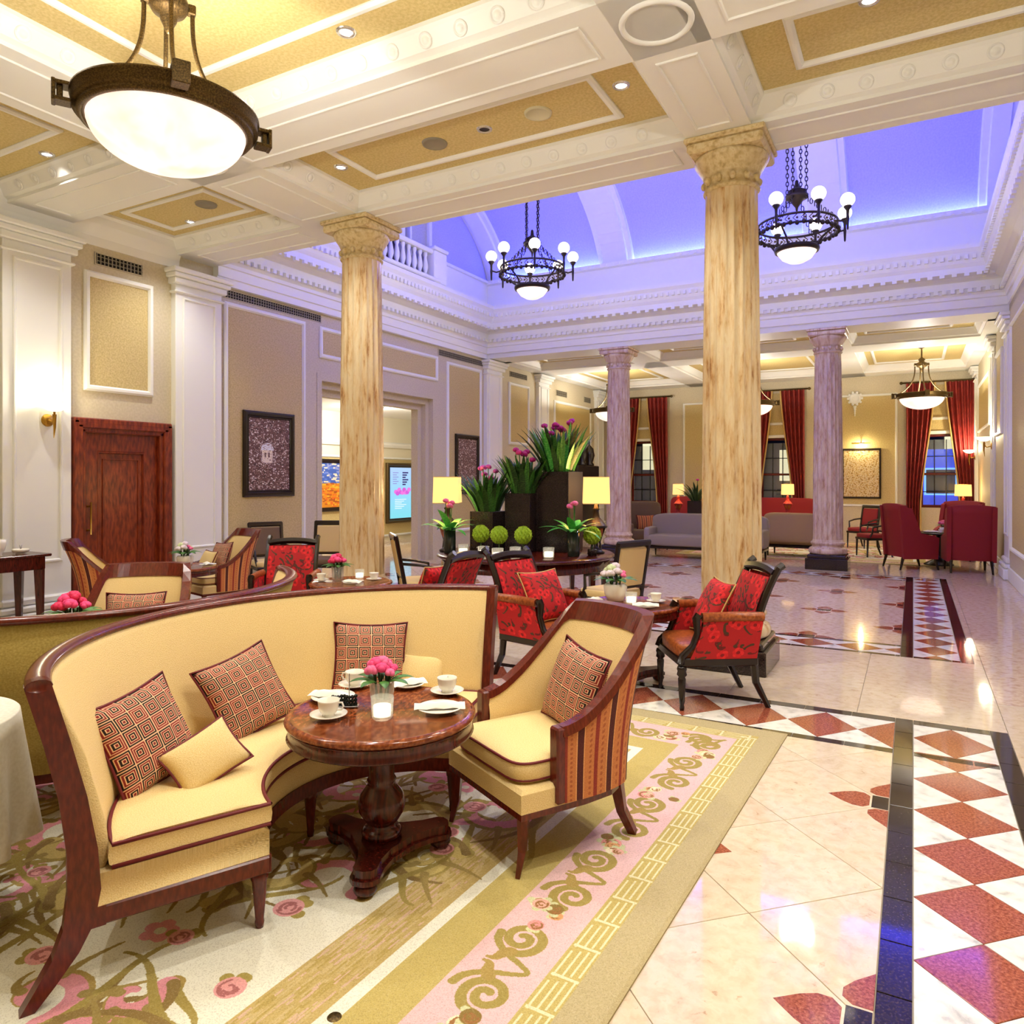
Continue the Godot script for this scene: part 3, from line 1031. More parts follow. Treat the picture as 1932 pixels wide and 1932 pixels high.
func dentils(e, a: Vector3, b: Vector3, out: Vector3, off: float, y: float, s: Vector3, step: float):
	var st := new_st()
	var n := int(a.distance_to(b) / step)
	var along := (b - a).normalized()
	for i in n:
		var p := a.lerp(b, (i + 0.5) / n) + out * (off + s.z * 0.5) + Vector3.UP * y
		var keep := T
		T = Transform3D(Basis(along, Vector3.UP, along.cross(Vector3.UP)), p)
		box(st, Vector3.ZERO, s)
		T = keep
	var o = part("dentil_course", st, M.white, e)
	o.set_meta("kind", "stuff")

func entablature(parent, a: Vector3, b: Vector3, out: Vector3, attic := true):
	var e = put(Node3D.new(), "entablature", parent)
	var st := new_st()
	extrude(st, entablature_outline(attic), a, b, out)
	part("cornice", st, M.white, e)
	dentils(e, a, b, out, 0.09, 4.69, Vector3(0.06, 0.06, 0.05), 0.12)
	dentils(e, a, b, out, 0.32, 4.9, Vector3(0.07, 0.05, 0.05), 0.17)
	dentils(e, a, b, out, 0.37, 5.17, Vector3(0.05, 0.07, 0.045), 0.11)
	if attic:
		dentils(e, a, b, out, 0.11, 5.99, Vector3(0.05, 0.05, 0.03), 0.14)
	return e

func build_left_wall():
	var w = structure("wall_left")
	var x := LEFT - 0.08
	var st := new_st()
	for s in [[3.3, -4.95, 0, 4.8], [-4.95, -6.1, 2.28, 4.8], [-6.1, -8.87, 0, 5.42], [-8.87, -12.2, 3.33, 5.42], [-12.2, -21.5, 0, 5.42]]:
		box(st, Vector3(x - 0.15, (s[2] + s[3]) / 2, (s[0] + s[1]) / 2), Vector3(0.3, s[3] - s[2], absf(s[1] - s[0])))
	box(st, Vector3(x - 0.25, 1.14, -5.5), Vector3(0.1, 2.3, 1.2))
	part("wall_face", st, M.stile, w)
	pilaster(w, LEFT, 1.0, -4.14, -4.86)
	pilaster(w, LEFT, 1.0, -6.2, -6.92)
	pilaster(w, LEFT, 1.0, -14.1, -14.8, 4.3)
	pilaster(w, LEFT, 1.0, -16.7, -17.3, 4.3)
	pilaster(w, LEFT, 1.0, -20.6, -21.2, 4.3)
	wall_panel(w, x, 1.0, -5.05, -5.93, 2.66, 4.07, M.gold_wall)
	wall_panel(w, x, 1.0, -7.02, -8.58, 0.5, 4.12, M.gold_wall)
	wall_panel(w, x, 1.0, -8.9, -12.27, 3.6, 4.11, M.gold_wall)
	wall_panel(w, x, 1.0, -12.6, -13.98, 0.5, 4.06, M.gold_wall)
	wall_panel(w, x, 1.0, -15.25, -16.3, 2.45, 3.95, M.gold_wall)
	wall_panel(w, x, 1.0, -17.75, -20.3, 0.5, 3.75, M.gold_wall)
	wall_panel(w, x, 1.0, -2.0, -3.9, 0.5, 4.1, M.gold_wall)
	vent(w, x, -5.18, -5.8, 4.16, 4.31)
	vent(w, x, -7.02, -8.95, 4.17, 4.3)
	vent(w, x, -12.3, -14.05, 4.14, 4.28)
	vent(w, x, -15.3, -16.2, 4.08, 4.22)
	vent(w, x, -17.9, -18.6, 3.88, 4.05)
	vent(w, x, -19.8, -20.3, 3.88, 4.05)
	# stepped surround of the wide opening
	for k in 3:
		var i := 0.11 * k
		st = new_st()
		var d := 0.11
		var xx := x - 0.02 - d * k
		for s in [[-8.85 - i, -8.96 - i], [-12.11 + i, -12.22 + i]]:
			box(st, Vector3(xx - 0.05, (3.23 - i) / 2, (s[0] + s[1]) / 2), Vector3(0.16, 3.23 - i, 0.11))
		box(st, Vector3(xx - 0.05, 3.29 - i, -10.535), Vector3(0.16, 0.12, 3.37 - 2 * i))
		part("opening_surround", st, M.stile, w)
	# upper left end of the vault, with a balcony
	st = new_st()
	box(st, Vector3(x - 0.15, 6.95, -13.1), Vector3(0.3, 3.0, 3.4))
	box(st, Vector3(x - 0.15, 6.95, -7.3), Vector3(0.3, 3.0, 1.8))
	box(st, Vector3(x - 0.15, 7.95, -9.8), Vector3(0.3, 1.0, 3.2))
	part("lunette", st, M.vault, w)
	entablature(w, Vector3(LEFT, 0, -6.85), Vector3(LEFT, 0, -14.15), Vector3(1, 0, 0), false)
	st = new_st()
	box(st, Vector3(LEFT - 0.02, 5.7, -13.05), Vector3(0.14, 0.58, 2.3), 0.01)
	box(st, Vector3(LEFT + 0.01, 6.0, -13.05), Vector3(0.2, 0.06, 2.3), 0.01)
	part("attic_band", st, M.white, w)
	var b = put(Node3D.new(), "balcony", w)
	st = new_st()
	box(st, Vector3(LEFT + 0.26, 5.44, -10.0), Vector3(0.3, 0.08, 3.4), 0.02)
	box(st, Vector3(LEFT + 0.26, 5.98, -10.0), Vector3(0.18, 0.09, 3.4), 0.02)
	part("rail", st, M.white, b)
	st = new_st()
	box(st, Vector3(LEFT + 0.26, 5.7, -11.72), Vector3(0.26, 0.62, 0.42), 0.02)
	box(st, Vector3(LEFT + 0.26, 6.05, -11.72), Vector3(0.32, 0.07, 0.48), 0.02)
	part("pier", st, M.white, b)
	var bs := new_st(true)
	lathe(bs, [[0.0, 0.0], [0.05, 0.0], [0.05, 0.04], [0.03, 0.06], [0.058, 0.16], [0.055, 0.22], [0.028, 0.36], [0.045, 0.4], [0.045, 0.45], [0, 0.45]], 10)
	var bm := finish(bs, M.white)
	for i in 18:
		share("baluster", bm, b, Transform3D(Basis(), Vector3(LEFT + 0.26, 5.48, -8.4 - 0.175 * i)))
	st = new_st()
	for z in [[-11.05, 0.14], [-11.3, 0.06], [-11.95, 0.1]]:
		box(st, Vector3(x + 0.0, 6.9, z[0]), Vector3(0.14, 2.0, z[1]), 0.01)
	part("balcony_jamb", st, M.white, b)
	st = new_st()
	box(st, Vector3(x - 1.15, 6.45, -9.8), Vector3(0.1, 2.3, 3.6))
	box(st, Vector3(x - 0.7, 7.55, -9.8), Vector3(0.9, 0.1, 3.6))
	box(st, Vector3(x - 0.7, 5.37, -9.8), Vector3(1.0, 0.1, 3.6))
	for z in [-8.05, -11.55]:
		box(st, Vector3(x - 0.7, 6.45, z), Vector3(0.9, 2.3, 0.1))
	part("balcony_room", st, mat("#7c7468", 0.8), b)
	# lobby beyond the opening
	st = new_st()
	box(st, Vector3(-12.3, 1.6, -12.8), Vector3(0.2, 3.4, 9.4))
	box(st, Vector3(-10.6, 1.6, -17.3), Vector3(3.6, 3.4, 0.2))
	box(st, Vector3(-10.6, 1.6, -8.2), Vector3(3.6, 3.4, 0.2))
	part("lobby_wall", st, M.cream_paint, w)
	st = new_st()
	box(st, Vector3(-10.6, 3.3, -12.8), Vector3(3.6, 0.1, 9.4))
	part("lobby_ceiling", st, M.white, w)
	wall_panel(w, -12.2, 1.0, -14.6, -16.75, 0.1, 2.2, M.gold_wall, 0.06)
	wall_panel(w, -12.2, 1.0, -11.6, -14.2, 0.1, 2.2, M.gold_wall, 0.06)
	st = new_st()
	extrude(st, [[0, 2.45], [0.05, 2.45], [0.09, 2.52], [0.09, 2.56], [0, 2.6]], Vector3(-12.2, 0, -8.4), Vector3(-12.2, 0, -17.2), Vector3(1, 0, 0))
	part("lobby_cornice", st, M.white, w)

func build_door():
	var d = structure("door_1")
	var x := LEFT - 0.08
	var st := new_st()
	var zc := -5.53
	for s in [[0.63, 0.0, 0.06], [0.585, 0.05, 0.06], [0.54, 0.1, 0.03]]:
		for k in [-1.0, 1.0]:
			box(st, Vector3(x + s[2] * 0.5, 1.15 - s[1] * 0.5, zc + k * s[0] - k * 0.03), Vector3(0.04 + s[2], 2.32 - s[1], 0.07), 0.012)
		box(st, Vector3(x + s[2] * 0.5, 2.3 - s[1], zc), Vector3(0.04 + s[2], 0.07, s[0] * 2), 0.012)
	part("door_frame", st, M.wood_door, d)
	st = new_st()
	var xl := x - 0.04
	for k in [-1.0, 1.0]:
		box(st, Vector3(xl, 1.1, zc + k * 0.4), Vector3(0.05, 2.2, 0.2), 0.006)
	box(st, Vector3(xl, 2.06, zc), Vector3(0.05, 0.22, 0.62), 0.006)
	box(st, Vector3(xl, 0.16, zc), Vector3(0.05, 0.32, 0.62), 0.006)
	part("door_leaf", st, M.wood_door, d)
	st = new_st()
	box(st, Vector3(xl - 0.008, 1.13, zc), Vector3(0.02, 1.66, 0.62))
	part("door_panel", st, M.wood_door, d)
	st = new_st()
	frame(st, Vector3(xl + 0.002, 1.135, zc), Vector3(0, 0, 0.31), Vector3(0, 0.82, 0), Vector3(1, 0, 0), 0.03, 0.026)
	frame(st, Vector3(xl + 0.002, 1.135, zc), Vector3(0, 0, 0.235), Vector3(0, 0.73, 0), Vector3(1, 0, 0), 0.015, 0.014)
	part("panel_moulding", st, M.wood_door, d)
	st = new_st(true)
	var hz := -5.11
	tube(st, [Vector3(xl + 0.09, 0.97, hz), Vector3(xl + 0.09, 1.35, hz)], 0.011, 10)
	for y in [1.02, 1.3]:
		tube(st, [Vector3(xl + 0.02, y, hz), Vector3(xl + 0.09, y, hz)], [0.016, 0.01], 10)
	part("door_handle", st, M.brass, d)
	st = new_st()
	for y in [0.3, 1.9]:
		box(st, Vector3(xl + 0.03, y, zc - 0.5), Vector3(0.02, 0.11, 0.02), 0.004)
	part("hinge", st, M.brass, d)

func build_other_walls():
	var r = structure("wall_right")
	var st := new_st()
	box(st, Vector3(RIGHT + 0.2, 3.0, -9.1), Vector3(0.4, 6.0, 24.8))
	part("wall_face", st, M.stile, r)
	pilaster(r, RIGHT, -1.0, -14.08, -14.75, 4.3)
	pilaster(r, RIGHT - 0.02, -1.0, -6.2, -6.92)
	pilaster(r, RIGHT - 0.02, -1.0, -4.2, -4.9)
	for p in [[-7.3, -10.2], [-10.8, -13.7], [-0.6, -3.8]]:
		wall_panel(r, RIGHT, -1.0, p[0], p[1], 0.5, 4.05, M.gold_wall)
	st = new_st()
	box(st, Vector3(RIGHT - 0.012, 0.11, -9.1), Vector3(0.03, 0.22, 24.6), 0.008)
	part("skirting", st, M.white, r)
	pilaster(r, RIGHT - 0.02, -1.0, -16.3, -16.9, 4.3)
	pilaster(r, RIGHT - 0.02, -1.0, -20.5, -21.1, 4.3)
	wall_panel(r, RIGHT, -1.0, -17.3, -20.2, 2.7, 3.8, M.gold_wall)
	wall_panel(r, RIGHT, -1.0, -15.0, -16.1, 2.4, 3.9, M.gold_wall)
	entablature(r, Vector3(RIGHT, 0, -6.85), Vector3(RIGHT, 0, -14.15), Vector3(-1, 0, 0))
	st = new_st()
	box(st, Vector3(RIGHT + 0.2, 7.2, -10.5), Vector3(0.3, 2.5, 8.6))
	part("lunette", st, M.vault, r)
	var c = structure("wall_behind")
	st = new_st()
	box(st, Vector3(-3.6, 2.4, 3.3), Vector3(10.4, 5.0, 0.2))
	part("wall_face", st, M.cream_paint, c)

func vault_point(z: float, grow := 0.0) -> Vector3:
	var k := clampf((z + 10.5) / 3.95, -1.0, 1.0)
	return Vector3(0, 5.6 + grow + (2.3 + grow) * sqrt(maxf(0.0, 1.0 - k * k)), -10.5 + k * (3.95 + grow))

func build_atrium():
	var c = structure("ceiling_atrium")
	var st := new_st(true)
	for grow in [0.0, 0.25]:
		var rows := []
		for i in 41:
			var a := PI * i / 40.0
			var p := vault_point(-10.5 - cos(a) * 3.95, grow)
			rows.append(PackedVector3Array([p + Vector3(-8.7, 0, 0), p + Vector3(1.7, 0, 0)]))
		grid(st, rows, grow > 0)
	part("vault", st, M.vault, c)
	# ribs over the columns and against the end walls
	for r in [[-8.45, -8.0], [-5.72, -5.08], [-1.72, -1.06], [1.0, 1.36]]:
		st = new_st()
		var rows := []
		for i in 41:
			var a := PI * i / 40.0
			var zz := -10.5 - cos(a) * 3.95
			var p := vault_point(zz)
			var q := p + (Vector3(0, 5.6, -10.5) - p).normalized() * 0.12
			var q2 := p + (Vector3(0, 5.6, -10.5) - p).normalized() * 0.07
			rows.append(PackedVector3Array([p + Vector3(r[0] - 0.07, 0, 0), q2 + Vector3(r[0] - 0.05, 0, 0), q2 + Vector3(r[0] + 0.04, 0, 0), q + Vector3(r[0] + 0.06, 0, 0), q + Vector3(r[1] - 0.06, 0, 0), q2 + Vector3(r[1] - 0.04, 0, 0), q2 + Vector3(r[1] + 0.05, 0, 0), p + Vector3(r[1] + 0.07, 0, 0)]))
		grid(st, rows)
		part("rib", st, M.white, c)
	st = new_st()
	box(st, Vector3(-3.6, 6.7, -6.45), Vector3(10.3, 3.9, 0.3))
	box(st, Vector3(-3.6, 6.9, -14.75), Vector3(10.3, 3.4, 0.2))
	box(st, Vector3(-3.6, 8.55, -10.6), Vector3(10.6, 0.2, 8.8))
	part("upper_shell", st, M.white, c)
	# the beam over the far columns, and the near one's inner face
	st = new_st()
	box(st, Vector3(-3.6, 4.87, -14.4), Vector3(10.2, 1.1, 0.6))
	box(st, Vector3(-3.6, 5.3, -6.7), Vector3(10.2, 1.2, 0.3))
	part("architrave", st, M.white, c)
	entablature(c, Vector3(LEFT, 0, -14.1), Vector3(RIGHT, 0, -14.1), Vector3(0, 0, 1))
	# small round sensors on the vault
	for p in [Vector3(-2.9, 0, -12.75), Vector3(0.05, 0, -12.3), Vector3(0.6, 0, -12.0)]:
		var q := vault_point(p.z)
		st = new_st(true)
		ball(st, Vector3(p.x, q.y - 0.01, q.z + 0.01), Vector3(0.08, 0.03, 0.08), 14, 6)
		part("sensor", st, mat("#8c8e94", 0.4), c)

func curtain(x_out: float, x_in: float, label: String):
	# hangs from the rod at 4.05 and is drawn aside towards x_out
	var d := signf(x_in - x_out)
	var o = thing("curtain", label, "curtain", Vector3(x_out, 0, BACK + 0.14), 0.0, "long red drawn curtains at the far windows")
	var st := new_st(true)
	var rows := []
	var wt := absf(x_in - x_out)
	for i in 15:
		var y := lerpf(4.05, 0.25, i / 14.0)
		var f := clampf((4.05 - y) / 3.1, 0.0, 1.0)
		var w := lerpf(wt, wt * 0.5, f * f * (3 - 2 * f) * 0.55 + f * 0.45)
		var row := PackedVector3Array()
		for j in 49:
			var t := j / 48.0
			row.append(Vector3(d * t * w, y, 0.065 * sin(t * TAU * 5.0 + 0.4 * sin(y * 2.0))))
		rows.append(row)
	grid(st, rows)
	var back := []
	for r in rows:
		var row := PackedVector3Array()
		for p in r:
			row.append(p + Vector3(0, 0, -0.012))
		back.append(row)
	grid(st, back, true)
	part("drape", st, M.curtain, o)
	st = new_st(true)
	var edge := []
	for r in rows:
		edge.append(r[48] + Vector3(0, 0, 0.01))
	tube(st, edge, 0.022, 6)
	part("braid_edge", st, M.braid, o)
	return o

func build_back():
	var w = structure("wall_back")
	var st := new_st()
	var wins := [-7.1, -3.3, 0.6]
	var xs := -8.6
	for c in wins:
		box(st, Vector3((xs + c - 0.45) / 2, 2.4, BACK - 0.15), Vector3(c - 0.45 - xs, 4.8, 0.3))
		box(st, Vector3(c, 0.45, BACK - 0.15), Vector3(0.9, 0.9, 0.3))
		box(st, Vector3(c, 3.78, BACK - 0.15), Vector3(0.9, 2.05, 0.3))
		xs = c + 0.45
	box(st, Vector3((xs + 1.5) / 2, 2.4, BACK - 0.15), Vector3(1.5 - xs, 4.8, 0.3))
	part("wall_face", st, M.stile, w)
	for p in [[-5.95, -4.5, 0.9, 3.85], [-1.95, -0.35, 0.9, 3.85]]:
		st = new_st()
		box(st, Vector3((p[0] + p[1]) / 2, (p[2] + p[3]) / 2, BACK), Vector3(p[1] - p[0] - 0.02, p[3] - p[2] - 0.02, 0.016))
		part("panel", st, M.gold_wall, w)
		st = new_st()
		frame(st, Vector3((p[0] + p[1]) / 2, (p[2] + p[3]) / 2, BACK), Vector3((p[1] - p[0]) / 2, 0, 0), Vector3(0, (p[3] - p[2]) / 2, 0), Vector3(0, 0, 1), 0.06, 0.04)
		part("panel_moulding", st, M.white, w)
	for c in wins:
		st = new_st()
		box(st, Vector3(c, 3.4, BACK + 0.0), Vector3(0.7, 1.2, 0.03))
		part("panel", st, M.gold_wall, w)
		st = new_st()
		box(st, Vector3(c, 3.15, BACK + 0.03), Vector3(0.75, 0.07, 0.05), 0.01)
		box(st, Vector3(c, 2.8, BACK + 0.03), Vector3(0.85, 0.08, 0.06), 0.01)
		part("head_moulding", st, M.white, w)
	# plaster medallion on the right panel
	st = new_st(true)
	lathe(st, [[0.0, 0.03], [0.05, 0.035], [0.08, 0.01], [0.1, 0.04], [0.13, 0.03], [0.15, 0.0]], 24)
	for k in 10:
		var a := TAU * k / 10
		ball(st, Vector3(cos(a) * 0.165, 0.02, sin(a) * 0.165), Vector3(0.035, 0.02, 0.035), 8, 5)
	for k in 5:
		ball(st, Vector3(0, 0.02, 0.22 + 0.055 * k), Vector3(0.045 - 0.008 * k, 0.02, 0.04), 8, 5)
	var md = part("medallion", st, M.white, w)
	md.transform = Transform3D(Basis(Vector3(1, 0, 0), PI / 2), Vector3(-1.35, 3.75, BACK + 0.02))
	# windows: sashes of six panes
	for i in 3:
		var v = structure("window_%d" % (i + 1))
		var c: float = wins[i]
		st = new_st()
		frame(st, Vector3(c, 1.83, BACK - 0.05), Vector3(0.45, 0, 0), Vector3(0, 0.93, 0), Vector3(0, 0, 1), 0.07, 0.05)
		box(st, Vector3(c, 1.75, BACK - 0.05), Vector3(0.8, 0.06, 0.06), 0.008)
		part("sash_frame", st, M.wood_red, v)
		var hs := new_st()
		box(hs, Vector3.ZERO, Vector3(0.022, 0.84, 0.03))
		var hm := finish(hs, M.wood_black)
		var bs := new_st()
		box(bs, Vector3.ZERO, Vector3(0.76, 0.022, 0.03))
		var bm := finish(bs, M.wood_black)
		for k in [-0.13, 0.13]:
			for y in [1.34, 2.2]:
				share("glazing_bar", hm, v, Transform3D(Basis(), Vector3(c + k, y, BACK - 0.06)))
		for y in [1.3, 2.2]:
			share("glazing_bar", bm, v, Transform3D(Basis(), Vector3(c, y, BACK - 0.06)))
		var ps := new_st()
		box(ps, Vector3.ZERO, Vector3(0.24, 0.4, 0.005))
		var pm := finish(ps, M.pane)
		for k in 3:
			for y in [1.1, 1.53, 1.99, 2.42]:
				share("pane", pm, v, Transform3D(Basis(), Vector3(c - 0.26 + 0.26 * k, y, BACK - 0.06)))
	var where := ["at the window beside the left wall", "at the middle window behind the red banquette", "at the window with the blue light, behind the wing chairs"]
	for i in 3:
		var c: float = wins[i]
		curtain(c - 0.76, c - 0.12, "left-hand red curtain " + where[i])
		curtain(c + 0.72, c + 0.1, "right-hand red curtain " + where[i])
		var rod = thing("curtain_rod", "dark brass curtain rod " + where[i], "curtain rod", Vector3(c, 4.07, BACK + 0.14), 0.0, "curtain rods")
		st = new_st(true)
		tube(st, [Vector3(-0.85, 0, 0), Vector3(0.82, 0, 0)], 0.022, 8)
		part("pole", st, M.bronze, rod)
		for k in [-0.87, 0.84]:
			st = new_st(true)
			ball(st, Vector3(k, 0, 0), 0.04, 10, 6)
			part("finial", st, M.bronze, rod)
		for k in [-0.6, 0.6]:
			st = new_st()
			box(st, Vector3(k, 0, -0.08), Vector3(0.02, 0.03, 0.14))
			part("bracket", st, M.bronze, rod)
	# ceiling of the far lounge
	var cl = structure("ceiling_lounge")
	st = new_st()
	box(st, Vector3(-3.6, 4.6, -18.0), Vector3(10.2, 0.2, 7.2))
	part("coffer_panel", st, M.gold_ceiling, cl)
	var y := 4.32
	for z in [[-16.75, 0.42], [-20.95, 0.35]]:
		beam(cl, Vector3(-8.5, y, z[0]), Vector3(1.45, y, z[0]), z[1])
	beam(cl, Vector3(-8.5, y, -14.55), Vector3(1.45, y, -14.55), 0.3)
	for xb in [[-5.4, 0.3], [-1.4, 0.3], [-8.3, 0.16], [1.25, 0.14]]:
		beam(cl, Vector3(xb[0], y, -14.4), Vector3(xb[0], y, -21.3), xb[1])
	for p in [[-7.0, -18.85, 0.8, 1.35], [-3.4, -18.85, 1.25, 1.35], [-0.1, -18.85, 0.75, 1.35], [-3.4, -15.6, 1.3, 0.35], [-7.0, -15.6, 0.8, 0.35], [-0.1, -15.6, 0.75, 0.35]]:
		st = new_st()
		frame(st, Vector3(p[0], 4.5, p[1]), Vector3(p[2], 0, 0), Vector3(0, 0, p[3]), Vector3.DOWN, 0.06, 0.03)
		part("panel_moulding", st, M.white, cl)

func column(called: String, label: String, x: float, z: float, top: float, m, cap):
	var o = thing(called, label, "column", Vector3(x, 0, z), 0.0, "fluted marble columns")
	var st := new_st()
	box(st, Vector3(0, 0.1, 0), Vector3(0.7, 0.2, 0.7), 0.008)
	box(st, Vector3(0, 0.23, 0), Vector3(0.64, 0.07, 0.64), 0.015)
	part("plinth", st, M.dark_granite, o)
	st = new_st(true)
	var base := [[0.0, 0.26]]
	for i in 9:
		var a := -PI / 2 + PI * i / 8
		base.append([0.285 + 0.045 * cos(a), 0.325 + 0.06 * sin(a)])
	base.append_array([[0.275, 0.395], [0.265, 0.42], [0.28, 0.44], [0.295, 0.455], [0.295, 0.475], [0.28, 0.49], [0.265, 0.5], [0.262, 0.53], [0.0, 0.53]])
	lathe(st, base, 40)
	part("base", st, cap if top < 4.4 else m, o)
	st = new_st(true)
	var rows := []
	var n := 20
	var neck := top - 0.42
	for i in 15:
		var f := i / 14.0
		var y := lerpf(0.52, neck, f)
		var r := lerpf(0.258, 0.222, f) + 0.006 * sin(f * PI)
		var row := PackedVector3Array()
		for j in n * 6 + 1:
			var a := TAU * j / (n * 6)
			var ph := fmod(j, 6.0) / 6.0
			var cut := 0.0 if (i == 0 or i == 14) else 0.021 * sqrt(maxf(0.0, sin(PI * ph)))
			row.append(Vector3(cos(a) * (r - cut), y, sin(a) * (r - cut)))
		rows.append(row)
	grid(st, rows)
	part("shaft", st, m, o)
	var k = put(Node3D.new(), "capital", o)
	st = new_st(true)
	lathe(st, [[0.2, neck - 0.02], [0.235, neck - 0.01], [0.245, neck + 0.005], [0.235, neck + 0.025], [0.222, neck + 0.03], [0.222, neck + 0.12], [0.24, neck + 0.125], [0.245, neck + 0.14], [0.26, neck + 0.17], [0.3, neck + 0.23], [0.318, neck + 0.265], [0.31, neck + 0.29], [0.1, neck + 0.29]], 36)
	part("echinus", st, cap, k)
	st = new_st(true)
	for i in 12:
		var a := TAU * (i + 0.5) / 12
		ball(st, Vector3(cos(a) * 0.232, neck + 0.075, sin(a) * 0.232), Vector3(0.03, 0.036, 0.03), 8, 5)
	var lv = part("leaf_course", st, cap, k)
	lv.set_meta("kind", "stuff")
	st = new_st()
	box(st, Vector3(0, top - 0.085, 0), Vector3(0.63, 0.09, 0.63), 0.02)
	box(st, Vector3(0, top - 0.022, 0), Vector3(0.67, 0.045, 0.67), 0.01)
	part("abacus", st, cap, k)
	return o

# ---------------------------------------------------------------- lamps
func soft_box(st, c: Vector3, s: Vector3, e := 0.35, n := 28, rings := 14):
	# a box with well rounded edges
	var rows := []
	for i in rings + 1:
		var b := -PI / 2 + PI * i / rings
		var row := PackedVector3Array()
		for j in n + 1:
			var a := TAU * j / n
			var f := func(t: float, p: float) -> float:
				return signf(t) * pow(absf(t), p)
			row.append(c + Vector3(f.call(cos(b), e) * f.call(cos(a), e), f.call(sin(b), e), f.call(cos(b), e) * f.call(sin(a), e)) * s * 0.5)
		rows.append(row)
	grid(st, rows)

func link_chain(st, a: Vector3, b: Vector3, pitch := 0.055):
	var n := int(a.distance_to(b) / pitch)
	for i in n:
		var c := a.lerp(b, (i + 0.5) / n)
		var pts := []
		for k in 9:
			var t := TAU * k / 8
			var side := Vector3(cos(t) * 0.018, sin(t) * 0.037, 0) if i % 2 == 0 else Vector3(0, sin(t) * 0.037, cos(t) * 0.018)
			pts.append(c + side)
		tube(st, pts, 0.0065, 5, false)

func pendant(label: String, at: Vector3, ceiling_y: float, turn: float, lit: float):
	var o = thing("bowl_pendant_lamp", label, "pendant lamp", at, turn, "bronze bowl pendants")
	var h := ceiling_y - at.y
	var st := new_st(true)
	var out := []
	for i in 13:
		var a := PI * 0.5 * i / 12
		out.append([0.43 * sin(a), 0.25 - 0.25 * cos(a)])
	for i in range(12, -1, -1):
		var a := PI * 0.5 * i / 12
		out.append([0.42 * sin(a), 0.255 - 0.242 * cos(a)])
	lathe(st, out, 48)
	part("glass_bowl", st, M.bowl_glow, o)
	st = new_st(true)
	lathe(st, [[0.425, 0.235], [0.44, 0.228], [0.465, 0.232], [0.475, 0.245], [0.47, 0.255], [0.488, 0.262], [0.498, 0.272], [0.498, 0.32], [0.505, 0.325], [0.505, 0.338], [0.49, 0.343], [0.47, 0.34], [0.465, 0.28], [0.43, 0.26], [0.425, 0.235]], 64)
	part("rim", st, M.bronze, o)
	for k in 4:
		var a := PI / 2 * k
		var d := Vector3(cos(a), 0, sin(a))
		st = new_st()
		T = Transform3D(Basis(d.cross(Vector3.UP), Vector3.UP, -d), Vector3.ZERO)
		for e in [[0.345, 0.02], [0.255, 0.02]]:
			box(st, Vector3(0, e[0], -0.535), Vector3(0.09, e[1], 0.09), 0.004)
		box(st, Vector3(0, 0.3, -0.575), Vector3(0.09, 0.12, 0.02), 0.004)
		box(st, Vector3(0, 0.3, -0.545), Vector3(0.045, 0.07, 0.03), 0.004)
		T = Transform3D.IDENTITY
		part("bracket", st, M.bronze, o)
		st = new_st(true)
		var pts := []
		for i in 17:
			var f := i / 16.0
			pts.append(d * (0.13 + 0.33 * pow(f, 3.2)) + Vector3.UP * (0.97 - 0.64 * f))
		tube(st, pts, 0.013, 8)
		part("rod", st, M.bronze, o)
		st = new_st(true)
		for i in 3:
			var q := a + 0.35 + i * 0.52
			tube(st, [Vector3(cos(q) * 0.435, 0.255, sin(q) * 0.435), Vector3(cos(q) * 0.4, 0.2, sin(q) * 0.4)], 0.005, 5)
		part("bowl_clip", st, M.iron, o)
	st = new_st(true)
	lathe(st, [[0.0, 0.79], [0.014, 0.8], [0.03, 0.84], [0.045, 0.87], [0.05, 0.9], [0.09, 0.92], [0.115, 0.96], [0.105, 1.0], [0.06, 1.02], [0.05, 1.05], [0.07, 1.07], [0.05, 1.1], [0.02, 1.12], [0.016, 1.14], [0.016, h - 0.06], [0.05, h - 0.05], [0.09, h - 0.02], [0.1, h], [0.0, h]], 24)
	part("stem", st, M.bronze, o)
	for k in 4:
		var a := PI / 2 * k
		st = new_st()
		box(st, Vector3(cos(a) * 0.125, 0.97, sin(a) * 0.125), Vector3(0.045, 0.06, 0.045), 0.006)
		part("stem_block", st, M.bronze, o)
	var bulb := new_st(true)
	ball(bulb, Vector3(0, 0.3, 0), 0.05, 12, 8)
	part("bulb", bulb, M.globe_glow, o)
	glow(o, Vector3(0, 0.3, 0), lit, Color("#fffaf2"), 0.05)
	pool(o, Vector3(0, -0.04, 0), lit * 0.6, Color("#fffaf2"), 0.3)
	return o

